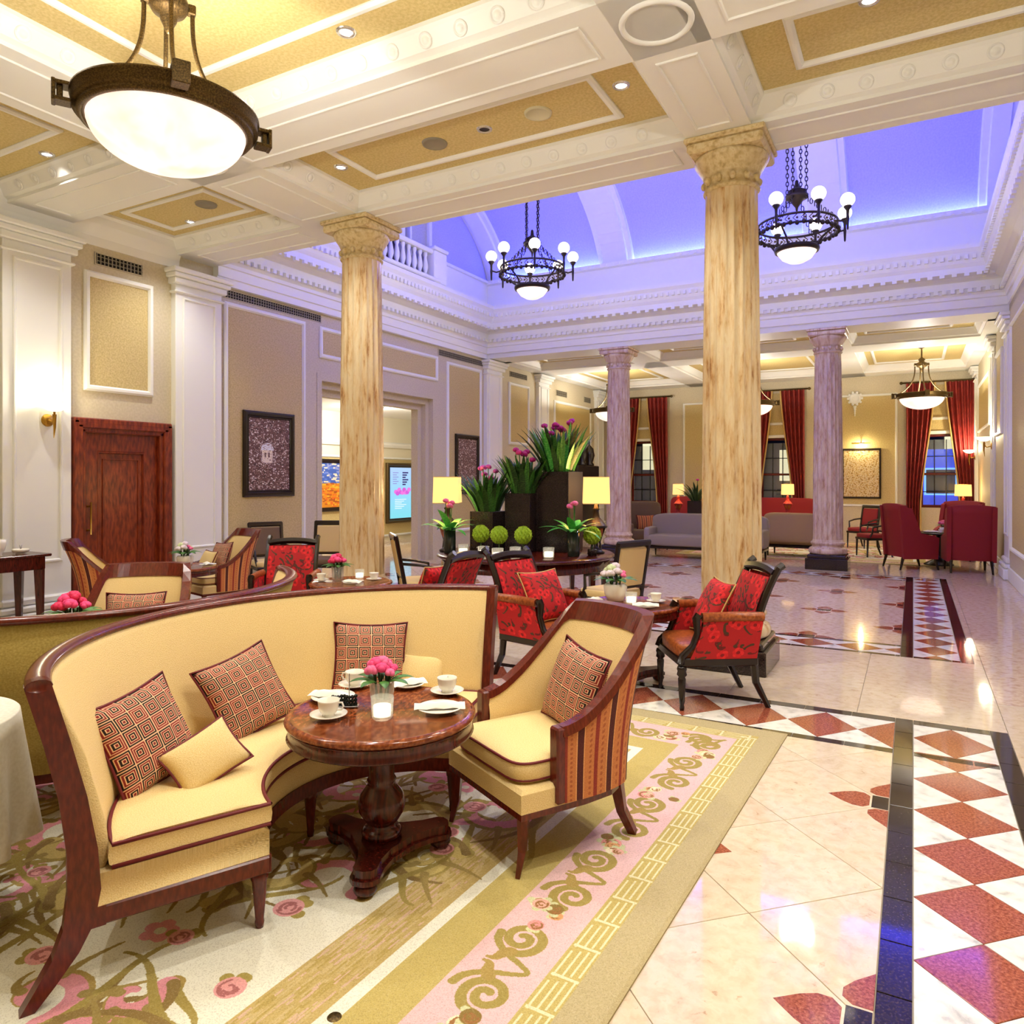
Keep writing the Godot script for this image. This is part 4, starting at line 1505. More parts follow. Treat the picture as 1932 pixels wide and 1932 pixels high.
func chandelier(label: String, at: Vector3, top: float):
	var o = thing("globe_chandelier", label, "chandelier", at, 8.0, "iron globe chandeliers")
	var st := new_st(true)
	lathe(st, [[0.0, 0.0], [0.1, 0.02], [0.19, 0.07], [0.25, 0.15], [0.262, 0.19], [0.25, 0.19], [0.18, 0.08], [0.0, 0.03]], 32)
	part("glass_bowl", st, M.bowl_glow, o)
	st = new_st(true)
	lathe(st, [[0.255, 0.15], [0.28, 0.16], [0.29, 0.19], [0.285, 0.215], [0.265, 0.22], [0.255, 0.15]], 40)
	part("bowl_rim", st, M.iron, o)
	for yy in [0.4, 0.52]:
		st = new_st(true)
		lathe(st, [[0.498, yy - 0.012], [0.512, yy - 0.016], [0.522, yy], [0.512, yy + 0.016], [0.498, yy + 0.012], [0.498, yy - 0.012]], 48)
		part("hoop", st, M.iron, o)
	st = new_st(true)
	for i in 32:
		var a := TAU * i / 32
		var d := Vector3(cos(a), 0, sin(a)) * 0.508
		var q := Vector3(cos(a + 0.1), 0, sin(a + 0.1)) * 0.508
		tube(st, [d + Vector3(0, 0.41, 0), q + Vector3(0, 0.46, 0), d + Vector3(0, 0.51, 0)], 0.007, 5)
		ball(st, d + Vector3(0, 0.46, 0), 0.016, 6, 4)
	var fi = part("filigree", st, M.bronze, o)
	fi.set_meta("kind", "stuff")
	var sc := new_st(true)
	for i in 40:
		var a := TAU * i / 40
		ball(sc, Vector3(cos(a) * 0.518, 0.39 + 0.012 * (i % 2), sin(a) * 0.518), Vector3(0.03, 0.035, 0.03), 6, 4)
	var sco = part("scroll_fringe", sc, M.iron, o)
	sco.set_meta("kind", "stuff")
	for i in 8:
		var a := TAU * (i + 0.5) / 8
		var d := Vector3(cos(a), 0, sin(a))
		var arm = put(Node3D.new(), "arm", o)
		st = new_st(true)
		tube(st, [d * 0.51 + Vector3(0, 0.46, 0), d * 0.58 + Vector3(0, 0.44, 0), d * 0.645 + Vector3(0, 0.46, 0)], 0.012, 6)
		lathe(st, [[0.0, 0.3], [0.012, 0.32], [0.016, 0.4], [0.02, 0.46], [0.016, 0.5], [0.02, 0.56], [0.05, 0.6], [0.045, 0.62], [0.0, 0.62]], 12, d * 0.66)
		part("bracket", st, M.iron, arm)
		st = new_st(true)
		ball(st, d * 0.66 + Vector3(0, 0.695, 0), 0.09, 20, 12)
		part("globe", st, M.globe_glow, arm)
		glow(arm, d * 0.66 + Vector3(0, 0.695, 0), GLOBE, Color("#fffaf4"), 0.08)
	for k in 4:
		var a := TAU * k / 4 + 0.4
		var d := Vector3(cos(a), 0, sin(a))
		st = new_st(true)
		tube(st, [d * 0.5 + Vector3(0, 0.42, 0), d * 0.44 + Vector3(0, 0.36, 0), d * 0.35 + Vector3(0, 0.3, 0), d * 0.28 + Vector3(0, 0.2, 0)], 0.014, 6)
		part("scroll_bracket", st, M.iron, o)
		st = new_st(true)
		link_chain(st, d * 0.48 + Vector3(0, 0.53, 0), d * 0.13 + Vector3(0, 0.86, 0))
		link_chain(st, d * 0.13 + Vector3(0, 0.86, 0), d * 0.13 + Vector3(0, top - at.y, 0))
		part("chain", st, M.iron, o)
	st = new_st(true)
	lathe(st, [[0.0, 0.68], [0.01, 0.7], [0.02, 0.76], [0.05, 0.8], [0.09, 0.86], [0.14, 0.88], [0.15, 0.92], [0.11, 0.94], [0.12, 0.98], [0.08, 1.0], [0.03, 1.04], [0.02, 1.12], [0.0, 1.14]], 24)
	part("crown", st, M.iron, o)
	st = new_st(true)
	lathe(st, [[0.0, top - at.y - 0.1], [0.1, top - at.y - 0.08], [0.2, top - at.y], [0.0, top - at.y + 0.02]], 24)
	part("ceiling_rose", st, M.iron, o)
	pool(o, Vector3(0, -0.03, 0), 4.2, Color("#fffaf4"), 0.2)
	return o

func sconce(label: String, at: Vector3, side: float, lit: float):
	var o = thing("wall_sconce", label, "wall lamp", at, 0.0, "brass wall sconces")
	var st := new_st(true)
	T = Transform3D(Basis(Vector3(0, 0, 1), -PI / 2 * side), Vector3.ZERO)
	lathe(st, [[0.0, 0.03], [0.04, 0.028], [0.065, 0.015], [0.07, 0.0]], 20)
	T = Transform3D.IDENTITY
	part("backplate", st, M.brass, o)
	st = new_st(true)
	tube(st, [Vector3(side * 0.02, 0, 0), Vector3(side * 0.09, -0.02, 0), Vector3(side * 0.13, 0.03, 0), Vector3(side * 0.13, 0.09, 0)], 0.012, 8)
	tube(st, [Vector3(side * 0.13, 0.06, 0), Vector3(side * 0.135, -0.08, 0), Vector3(side * 0.12, -0.2, 0)], [0.022, 0.014, 0.003], 8)
	part("arm", st, M.brass, o)
	st = new_st(true)
	lathe(st, [[0.0, 0.09], [0.06, 0.1], [0.11, 0.13], [0.14, 0.17], [0.133, 0.175], [0.1, 0.14], [0.0, 0.11]], 28, Vector3(side * 0.13, 0, 0))
	part("glass_bowl", st, M.sconce_glow, o)
	glow(o, Vector3(side * 0.13, 0.23, 0), lit, Color("#fff0cc"), 0.06)
	return o

func table_lamp(label: String, at: Vector3, turn: float, s := 1.0, dark := false):
	var o = thing("table_lamp", label, "table lamp", at, turn, "table lamps")
	T = Transform3D(Basis.from_scale(Vector3.ONE * s), Vector3.ZERO)
	var st := new_st(true)
	lathe(st, [[0.0, 0.0], [0.1, 0.0], [0.1, 0.02], [0.06, 0.04], [0.03, 0.07], [0.0, 0.08]], 20)
	for k in 4:
		var a := TAU * k / 4 + 0.3
		var d := Vector3(cos(a), 0, sin(a))
		tube(st, [d * 0.06 + Vector3(0, 0.03, 0), d * 0.045 + Vector3(0, 0.14, 0), d * 0.11 + Vector3(0, 0.32, 0)], 0.012, 6)
	lathe(st, [[0.13, 0.3], [0.135, 0.32], [0.12, 0.33], [0.08, 0.38], [0.045, 0.42], [0.03, 0.5], [0.045, 0.52], [0.02, 0.54], [0.014, 0.62], [0.0, 0.62]], 20)
	part("stand", st, M.iron if not dark else M.red_fabric, o)
	st = new_st(true)
	lathe(st, [[0.0, 0.13], [0.04, 0.15], [0.075, 0.2], [0.09, 0.26], [0.095, 0.31], [0.0, 0.32]], 18)
	part("amber_urn", st, M.amber, o)
	st = new_st()
	# square shade with thickness
	for f in [[0.155, 0.145], [0.149, 0.139]]:
		var b: float = f[0]
		var t: float = f[1]
		for k in 4:
			var r := Basis(Vector3.UP, PI / 2 * k)
			quad(st, r * Vector3(-b, 0.58, b), r * Vector3(b, 0.58, b), r * Vector3(t, 0.9, t), r * Vector3(-t, 0.9, t))
	part("shade", st, M.shade, o)
	st = new_st()
	frame(st, Vector3(0, 0.581, 0), Vector3(0.157, 0, 0), Vector3(0, 0, 0.157), Vector3.UP, 0.01, 0.008)
	frame(st, Vector3(0, 0.892, 0), Vector3(0.148, 0, 0), Vector3(0, 0, 0.148), Vector3.UP, 0.01, 0.008)
	part("shade_trim", st, M.braid, o)
	T = Transform3D.IDENTITY
	glow(o, Vector3(0, 0.74 * s, 0), 0.3 * s, Color("#ffd890"), 0.05)
	return o

# ---------------------------------------------------------------- seating and tables
func curved_sofa(label: String, at: Vector3, turn: float):
	var o = thing("curved_sofa", label, "sofa", at, turn, "curved banquettes standing back to back")
	var a0 := 114.5
	var a1 := 256.0
	var n := 40
	var st := new_st()
	ring_sweep(st, [[0.565, 0.2], [0.61, 0.2], [0.61, 0.262], [0.565, 0.262]], a0, a1, n)
	ring_sweep(st, [[1.09, 0.2], [1.135, 0.2], [1.135, 0.262], [1.09, 0.262]], a0, a1, n)
	for a in [a0 + 1.2, a1 - 1.2]:
		var d := Vector3(cos(deg_to_rad(a)), 0, sin(deg_to_rad(a)))
		bar(st, d * 0.57 + Vector3(0, 0.231, 0), d * 1.13 + Vector3(0, 0.231, 0), 0.045, 0.062, 0.006)
	part("seat_rail", st, M.wood_red, o)
	st = new_st(true)
	ring_sweep(st, [[0.572, 0.262], [1.12, 0.262], [1.12, 0.365], [0.59, 0.365], [0.572, 0.35]], a0 + 0.2, a1 - 0.2, n)
	part("seat_base", st, M.cream_fabric, o)
	# loose seat cushion with piping
	st = new_st(true)
	var cu := []
	for i in 25:
		var a := TAU * i / 24
		var e := func(t: float) -> float:
			return signf(t) * pow(absf(t), 0.42)
		cu.append([0.822 + 0.262 * e.call(cos(a)), 0.408 + 0.047 * e.call(sin(a))])
	cu.pop_back()
	ring_sweep(st, cu, a0 + 0.6, a1 - 0.6, n)
	var seat = part("seat_cushion", st, M.cream_fabric, o)
	for y in [0.443, 0.372]:
		st = new_st(true)
		var pts := arc_points(Vector3(0, y, 0), 0.567, a0 + 0.5, a1 - 0.5, 40)
		var pts2 := arc_points(Vector3(0, y, 0), 1.072, a1 - 0.5, a0 + 0.5, 40)
		pts.append_array(pts2)
		pts.append(pts[0])
		tube(st, pts, 0.007, 6, false)
		part("piping", st, M.piping, seat)
	# upholstered back: inside cream, outside olive
	st = new_st(true)
	ring_sweep(st, [[1.1, 0.34], [1.075, 0.4], [1.085, 0.5], [1.14, 0.72], [1.225, 0.95], [1.24, 0.975], [1.26, 0.975], [1.245, 0.95], [1.12, 0.4]], a0 + 2.2, a1 - 2.2, n)
	part("back_inside", st, M.cream_fabric, o)
	st = new_st(true)
	ring_sweep(st, [[1.1, 0.25], [1.155, 0.25], [1.16, 0.4], [1.2, 0.64], [1.29, 0.975], [1.25, 0.975], [1.12, 0.4]], a0 + 2.2, a1 - 2.2, n)
	part("back_outside", st, M.olive_fabric, o)
	st = new_st(true)
	var top := []
	for i in 12:
		var a := TAU * i / 12
		top.append([1.27 + 0.037 * cos(a), 0.985 + 0.02 * sin(a)])
	ring_sweep(st, top, a0, a1, 56)
	part("top_rail", st, M.wood_red, o)
	# end stiles: sabre shaped
	var prof := [[1.30, 0.0], [1.255, 0.06], [1.2, 0.14], [1.165, 0.22], [1.15, 0.32], [1.155, 0.45], [1.18, 0.62], [1.222, 0.8], [1.272, 0.985]]
	var wid := [0.02, 0.028, 0.036, 0.043, 0.046, 0.042, 0.038, 0.036, 0.036]
	for a in [a0, a1, 185.0]:
		st = new_st()
		var inset := 1.1 if a < 150 else -1.1
		var d := Vector3(cos(deg_to_rad(a + inset)), 0, sin(deg_to_rad(a + inset)))
		var s := d.cross(Vector3.UP) * 0.024
		var m := prof.size() if a != 185.0 else 5
		var rows := []
		for i in m:
			var p: Vector3 = d * prof[i][0] + Vector3.UP * prof[i][1]
			var q: Vector3 = d * wid[i]
			rows.append(PackedVector3Array([p - q - s, p + q - s, p + q + s, p - q + s, p - q - s]))
		grid(st, rows)
		var e: Array = rows[m - 1]
		quad(st, e[0], e[1], e[2], e[3])
		quad(st, rows[0][0], rows[0][3], rows[0][2], rows[0][1])
		part("back_leg", st, M.wood_red, o)
	for a in [a0 + 2.6, 185.0, a1 - 3.0]:
		st = new_st(true)
		var c := Vector3(cos(deg_to_rad(a)), 0, sin(deg_to_rad(a))) * 0.6
		lathe(st, [[0.0, 0.0], [0.014, 0.0], [0.017, 0.02], [0.015, 0.03], [0.027, 0.17], [0.031, 0.175], [0.031, 0.2], [0.0, 0.2]], 14, c)
		part("front_leg", st, M.wood_red, o)
	return o

func pillow_mesh(w: float, h: float, t: float, m) -> ArrayMesh:
	var st := new_st(true)
	for side in [1.0, -1.0]:
		var rows := []
		for i in 15:
			var v := -1.0 + 2.0 * i / 14
			var row := PackedVector3Array()
			for j in 15:
				var u := -1.0 + 2.0 * j / 14
				var px := u * (1.0 - 0.1 * (1.0 - absf(v) * absf(v)) * 0.0 - 0.09 * (1.0 - v * v) * u * u)
				var py := v * (1.0 - 0.09 * (1.0 - u * u) * v * v)
				var z := t * pow(maxf(0.0, (1.0 - u * u) * (1.0 - v * v)), 0.42)
				row.append(Vector3(px * w * 0.5, py * h * 0.5, side * z * 0.5))
			rows.append(row)
		grid(st, rows, side < 0)
	return finish(st, m)

func pillow(called: String, label: String, mesh: Mesh, at: Vector3, facing: float, lean: float, roll: float, group: String, edge: Vector2, piping = null):
	# stands on an edge or corner, turned to "facing" degrees and leaning back
	var o = thing(called, label, "cushion", at, facing, group)
	var b := Basis(Vector3.RIGHT, -deg_to_rad(lean)) * Basis(Vector3.BACK, deg_to_rad(roll))
	share("cover", mesh, o, Transform3D(b, Vector3.ZERO))
	var st := new_st(true)
	T = Transform3D(b, Vector3.ZERO)
	var pts := []
	for k in 4:
		for i in 8:
			var f := -1.0 + i / 4.0
			var u := [f, 1.0, -f, -1.0][k] as float
			var v := [-1.0, f, 1.0, -f][k] as float
			pts.append(Vector3(u * (1.0 - 0.09 * (1.0 - v * v) * u * u) * edge.x * 0.5, v * (1.0 - 0.09 * (1.0 - u * u) * v * v) * edge.y * 0.5, 0))
	pts.append(pts[0])
	tube(st, pts, 0.006, 5, false)
	T = Transform3D.IDENTITY
	part("piped_edge", st, piping if piping else M.piping, o)
	return o

func plan_at(s: float) -> Vector2:
	var pts := [Vector2(0.32, 0.12), Vector2(0.328, 0.0), Vector2(0.318, -0.14), Vector2(0.275, -0.26), Vector2(0.16, -0.315), Vector2(0, -0.33)]
	var f := (1.0 - absf(s)) * 5.0
	var i := mini(int(f), 4)
	var p: Vector2 = pts[i].cubic_interpolate(pts[i + 1], pts[maxi(i - 1, 0)], pts[i + 2] if i < 4 else Vector2(-0.16, -0.315), f - i)
	return Vector2(p.x * (1.0 if s >= 0 else -1.0), p.y)

func shell_point(s: float, y: float, off: float) -> Vector3:
	var p := plan_at(s)
	var q := plan_at(clampf(s + 0.02, -1, 1)) - plan_at(clampf(s - 0.02, -1, 1))
	var nrm := Vector2(q.y, -q.x).normalized()      # points outwards
	p += nrm * off
	var rake := (y - 0.34) / 0.63
	var k := 1.0 - s * s
	return Vector3(p.x * (1.0 + 0.05 * maxf(rake, 0) * k), y, p.y - 0.14 * rake * absf(rake) * k - 0.03 * rake * k)

func shell_top(s: float) -> float:
	var f := clampf((absf(s) - 0.4) / 0.6, 0.0, 1.0)
	return 0.57 + 0.4 * pow(1.0 - f, 2.0)

func tub_chair(label: String, at: Vector3, turn: float):
	var o = thing("tub_chair", label, "armchair", at, turn, "cream tub chairs with striped backs")
	var n := 36
	var inner := []
	var outer := []
	for i in 10:
		var f := i / 9.0
		var r1 := PackedVector3Array()
		var r2 := PackedVector3Array()
		for j in n + 1:
			var s := -1.0 + 2.0 * j / n
			var t := shell_top(s)
			r1.append(shell_point(s, lerpf(0.34, t, f), -0.03 - 0.02 * sin(PI * f)))
			r2.append(shell_point(s, lerpf(0.27, t, f), 0.012))
		inner.append(r1)
		outer.append(r2)
	var st := new_st(true)
	grid(st, inner)
	part("back_inside", st, M.cream_fabric, o)
	st = new_st(true)
	grid(st, outer, true, Vector2(2.2, 1.0))
	part("back_outside", st, M.stripe, o)
	# wooden rail along the top edge, wide over the back
	st = new_st()
	var rows := []
	for j in n + 1:
		var s := -1.0 + 2.0 * j / n
		var t := shell_top(s)
		var deep := 0.022 + 0.055 * clampf((0.46 - absf(s)) / 0.06, 0.0, 1.0)
		rows.append(PackedVector3Array([shell_point(s, t - deep, -0.045), shell_point(s, t + 0.014, -0.04), shell_point(s, t + 0.018, 0.012), shell_point(s, t - deep, 0.024), shell_point(s, t - deep, -0.045)]))
	grid(st, rows)
	part("top_rail", st, M.wood_red, o)
	for s in [-1.0, 1.0]:
		st = new_st()
		var p := plan_at(s)
		bar(st, Vector3(p.x - s * 0.012, 0.27, p.y + 0.01), Vector3(p.x - s * 0.012, 0.585, p.y + 0.01), 0.06, 0.045, 0.008)
		part("arm_post", st, M.wood_red, o)
	st = new_st()
	var plan := PackedVector2Array([Vector2(-0.315, 0.315), Vector2(-0.325, 0.0), Vector2(-0.31, -0.16), Vector2(-0.24, -0.29), Vector2(0.24, -0.29), Vector2(0.31, -0.16), Vector2(0.325, 0.0), Vector2(0.315, 0.315)])
	slab(st, plan, 0.262, 0.355, 0.015)
	part("seat_base", st, M.cream_fabric, o)
	st = new_st()
	slab(st, plan, 0.236, 0.262)
	part("seat_rail", st, M.wood_red, o)
	st = new_st(true)
	soft_box(st, Vector3(0, 0.405, 0.03), Vector3(0.57, 0.11, 0.56), 0.3)
	var cu = part("seat_cushion", st, M.cream_fabric, o)
	for y in [0.442, 0.372]:
		st = new_st(true)
		var pts := []
		for i in 41:
			var a := TAU * i / 40
			pts.append(Vector3(signf(cos(a)) * pow(absf(cos(a)), 0.3) * 0.281, y, 0.03 + signf(sin(a)) * pow(absf(sin(a)), 0.3) * 0.276))
		tube(st, pts, 0.006, 5, false)
		part("piping", st, M.piping, cu)
	for s in [-1.0, 1.0]:
		st = new_st()
		var f := [Vector3(s * 0.285, 0.24, 0.285), Vector3(s * 0.285, 0.1, 0.29), Vector3(s * 0.29, 0.0, 0.315)]
		tube(st, f, [0.032, 0.022, 0.013], 4)
		part("front_leg", st, M.wood_red, o)
		st = new_st()
		var b := [Vector3(s * 0.235, 0.25, -0.25), Vector3(s * 0.24, 0.12, -0.275), Vector3(s * 0.25, 0.0, -0.335)]
		tube(st, b, [0.036, 0.028, 0.024], 4)
		part("back_leg", st, M.wood_red, o)
	return o

func floral_chair(label: String, at: Vector3, turn: float):
	var o = thing("floral_armchair", label, "armchair", at, turn, "red floral armchairs with leather seats")
	var st := new_st(true)
	soft_box(st, Vector3(0, 0.405, 0.02), Vector3(0.54, 0.12, 0.54), 0.35)
	part("seat", st, M.leather, o)
	st = new_st()
	box(st, Vector3(0, 0.335, 0.275), Vector3(0.56, 0.06, 0.035), 0.008)
	for s in [-1.0, 1.0]:
		box(st, Vector3(s * 0.27, 0.335, 0.0), Vector3(0.035, 0.06, 0.55), 0.008)
	box(st, Vector3(0, 0.335, -0.26), Vector3(0.5, 0.06, 0.035), 0.008)
	part("seat_rail", st, M.wood_black, o)
	# raked back pad in a dark frame
	var at_back := func(x: float, f: float, d: float) -> Vector3:
		var y := lerpf(0.36, 0.985, f)
		return Vector3(x, y, -0.245 - 0.16 * f * f - 0.03 * f + d)
	for d in [0.03, -0.03]:
		st = new_st(true)
		var rows := []
		for i in 9:
			var row := PackedVector3Array()
			for j in 9:
				var u := -1.0 + j / 4.0
				row.append(at_back.call(u * 0.235, 0.05 + 0.85 * i / 8.0, d + signf(d) * 0.015 * (1.0 - u * u)))
			rows.append(row)
		grid(st, rows, d < 0)
		part("back_pad" if d > 0 else "back_lining", st, M.floral, o)
	for s in [-1.0, 1.0]:
		st = new_st()
		var pts := []
		for i in 11:
			pts.append(at_back.call(s * 0.25, i / 10.0, 0.0))
		pts.append(at_back.call(s * 0.25, 1.0, 0.0) + Vector3(0, 0.025, -0.035))
		tube(st, pts, 0.026, 6)
		part("back_post", st, M.wood_black, o)
	st = new_st()
	var cr := []
	for i in 9:
		var u := -1.0 + i / 4.0
		cr.append(at_back.call(u * 0.25, 0.94, 0.0) + Vector3(0, 0.025 * (1.0 - u * u), 0))
	tube(st, cr, 0.035, 6)
	part("crest_rail", st, M.wood_black, o)
	for s in [-1.0, 1.0]:
		var arm = put(Node3D.new(), "arm", o)
		st = new_st()
		# side panel: floral outside and inside
		for d in [0.018, -0.018]:
			var rows := []
			for i in 5:
				var y := lerpf(0.36, 0.635, i / 4.0)
				var row := PackedVector3Array()
				for j in 7:
					var z := lerpf(-0.26 - 0.05 * i / 4.0, 0.12 + 0.1 * pow(1.0 - i / 4.0, 1.5), j / 6.0)
					row.append(Vector3(s * (0.275 + d), y, z))
				rows.append(row)
			grid(st, rows, d < 0, Vector2(0.8, 0.55))
		part("side_panel", st, M.floral, arm)
		st = new_st(true)
		tube(st, [Vector3(s * 0.278, 0.65, -0.31), Vector3(s * 0.282, 0.655, -0.1), Vector3(s * 0.28, 0.65, 0.13)], 0.034, 10)
		part("arm_pad", st, M.leather, arm)
		st = new_st(true)
		tube(st, [Vector3(s * 0.278, 0.67, 0.15), Vector3(s * 0.278, 0.64, 0.17), Vector3(s * 0.278, 0.54, 0.165), Vector3(s * 0.278, 0.45, 0.2), Vector3(s * 0.278, 0.38, 0.27), Vector3(s * 0.278, 0.33, 0.285)], [0.03, 0.03, 0.022, 0.022, 0.026, 0.03], 8)
		part("arm_scroll", st, M.wood_black, arm)
		st = new_st(true)
		lathe(st, [[0.0, 0.0], [0.014, 0.0], [0.018, 0.02], [0.014, 0.04], [0.02, 0.06], [0.028, 0.22], [0.022, 0.235], [0.036, 0.25], [0.03, 0.275], [0.036, 0.29], [0.03, 0.31], [0.0, 0.31]], 12, Vector3(s * 0.272, 0, 0.272))
		part("front_leg", st, M.wood_black, o)
		st = new_st()
		tube(st, [Vector3(s * 0.25, 0.37, -0.25), Vector3(s * 0.25, 0.18, -0.27), Vector3(s * 0.25, 0.0, -0.36)], [0.032, 0.026, 0.02], 6)
		part("back_leg", st, M.wood_black, o)
	return o

func tea_table(label: String, at: Vector3, turn: float):
	var o = thing("pedestal_table", label, "table", at, turn, "round pedestal tea tables")
	var st := new_st(true)
	lathe(st, [[0.0, 0.633], [0.36, 0.633], [0.366, 0.636], [0.378, 0.636], [0.39, 0.631], [0.397, 0.62], [0.392, 0.61], [0.383, 0.605], [0.0, 0.605]], 64)
	part("tabletop", st, M.wood_top, o)
	st = new_st(true)
	lathe(st, [[0.34, 0.606], [0.385, 0.604], [0.386, 0.6], [0.382, 0.597], [0.382, 0.56], [0.389, 0.553], [0.382, 0.546], [0.34, 0.546]], 64)
	part("apron", st, M.wood, o)
	st = new_st(true)
	lathe(st, [[0.0, 0.58], [0.09, 0.58], [0.085, 0.55], [0.062, 0.53], [0.055, 0.52], [0.053, 0.36], [0.062, 0.345], [0.056, 0.335], [0.062, 0.32], [0.09, 0.285], [0.1, 0.25], [0.095, 0.215], [0.07, 0.175], [0.055, 0.16], [0.075, 0.145], [0.085, 0.13], [0.08, 0.11], [0.0, 0.1]], 28)
	part("pedestal", st, M.wood, o)
	# three-armed base with concave sides
	var plan := PackedVector2Array()
	for k in 3:
		var a := TAU * k / 3 + PI / 2
		var d := Vector2(cos(a), sin(a))
		var s := d.orthogonal()
		for q in [[0.12, -0.078], [0.2, -0.06], [0.27, -0.06], [0.3, -0.04], [0.31, 0.0], [0.3, 0.04], [0.27, 0.06], [0.2, 0.06], [0.12, 0.078]]:
			plan.append(d * q[0] - s * q[1])
	st = new_st()
	slab(st, plan, 0.055, 0.075)
	var inner := Geometry2D.offset_polygon(plan, -0.012)
	slab(st, inner[0], 0.075, 0.11, 0.012)
	part("base", st, M.wood, o)
	for k in 3:
		var a := TAU * k / 3 + PI / 2
		st = new_st(true)
		ball(st, Vector3(cos(a) * 0.262, 0.029, sin(a) * 0.262), Vector3(0.047, 0.03, 0.047), 14, 8)
		part("foot", st, M.wood, o)
	return o

# ---------------------------------------------------------------- what stands on the tables
func cup_and_saucer(label: String, at: Vector3, turn: float, group: String):
	var sv = thing("saucer", "white saucer under the " + label, "saucer", at, turn, group)
	var st := new_st(true)
	lathe(st, [[0.0, 0.004], [0.04, 0.004], [0.05, 0.008], [0.075, 0.016], [0.076, 0.019], [0.05, 0.012], [0.03, 0.008], [0.0, 0.008]], 32)
	part("dish", st, M.china, sv)
	var o = thing("teacup", "white " + label, "cup", at + Vector3(0, 0.008, 0), turn, group)
	st = new_st(true)
	lathe(st, [[0.0, 0.0], [0.026, 0.0], [0.024, 0.008], [0.034, 0.018], [0.041, 0.035], [0.044, 0.06], [0.0455, 0.066], [0.043, 0.066], [0.04, 0.04], [0.03, 0.02], [0.0, 0.014]], 28)
	part("bowl", st, M.china, o)
	st = new_st(true)
	tube(st, [Vector3(0.041, 0.055, 0), Vector3(0.058, 0.057, 0), Vector3(0.064, 0.042, 0), Vector3(0.055, 0.027, 0), Vector3(0.038, 0.026, 0)], 0.004, 6)
	part("handle", st, M.china, o)
	return o

func napkin_plate(label: String, at: Vector3, turn: float, group: String, r := 0.095):
	var o = thing("side_plate", "white plate under the " + label, "plate", at, turn, group)
	var st := new_st(true)
	lathe(st, [[0.0, 0.003], [r * 0.6, 0.003], [r * 0.7, 0.007], [r, 0.016], [r, 0.019], [r * 0.68, 0.01], [0.0, 0.007]], 36)
	part("dish", st, M.china, o)
	var nk = thing("folded_napkin", label, "napkin", at + Vector3(0, 0.012, 0), turn, group)
	st = new_st(true)
	var rows := []
	for i in 13:
		var f := -1.0 + i / 6.0
		var row := PackedVector3Array()
		for j in 9:
			var u := -1.0 + j / 4.0
			row.append(Vector3(f * r * 1.12, 0.006 + 0.022 * (1.0 - u * u) * (1.0 - 0.5 * f * f) + 0.003 * sin(f * 9 + u * 3), u * (0.028 + 0.014 * f * f)))
		rows.append(row)
	grid(st, rows)
	part("linen", st, M.linen, nk)
	st = new_st()
	box(st, Vector3(0, 0.004, 0), Vector3(r * 2.0, 0.004, 0.05), 0.002)
	part("fold", st, M.linen, nk)
	return o

func votive(label: String, at: Vector3, group: String, s := 1.0):
	var o = thing("votive_glass", label, "candle holder", at, 0.0, group)
	T = Transform3D(Basis.from_scale(Vector3.ONE * s), Vector3.ZERO)
	var st := new_st()
	lathe(st, [[0.0, 0.0], [0.036, 0.0], [0.044, 0.012], [0.046, 0.06], [0.048, 0.09], [0.046, 0.09], [0.043, 0.06], [0.04, 0.014], [0.0, 0.012]], 12)
	part("cut_glass", st, M.glass, o)
	st = new_st(true)
	lathe(st, [[0.0, 0.014], [0.035, 0.014], [0.036, 0.055], [0.0, 0.057]], 16)
	part("candle", st, M.candle, o)
	T = Transform3D.IDENTITY
	return o

func bloom_mesh(m, r: float, petals := 9) -> ArrayMesh:
	# ruffled flower head
	var st := new_st(true)
	for k in petals:
		var a := TAU * k * 0.382
		var e := 0.2 + 1.1 * k / petals
		var d := Vector3(cos(a) * sin(e), cos(e), sin(a) * sin(e))
		ball(st, d * r * 0.55, Vector3(0.55, 0.5, 0.55) * r, 8, 5)
	return finish(st, m)

func leaf_mesh(m, length: float, width: float, bend: float) -> ArrayMesh:
	# a blade that grows up y and bends towards +z
	var st := new_st(true)
	var rows := []
	var back := []
	for i in 9:
		var f := i / 8.0
		var w := width * pow(sin(PI * (0.12 + 0.88 * f)), 0.75) if i < 8 else 0.001
		var a := bend * f
		var p := Vector3(0, length * f * cos(a * 0.6), length * f * sin(a * 0.6))
		rows.append(PackedVector3Array([p + Vector3(-w, 0, w * 0.35), p, p + Vector3(w, 0, w * 0.35)]))
		var q := p + Vector3(0, 0, -0.002)
		back.append(PackedVector3Array([q + Vector3(-w, 0, w * 0.35), q, q + Vector3(w, 0, w * 0.35)]))
	grid(st, rows)
	grid(st, back, true)
	return finish(st, m)

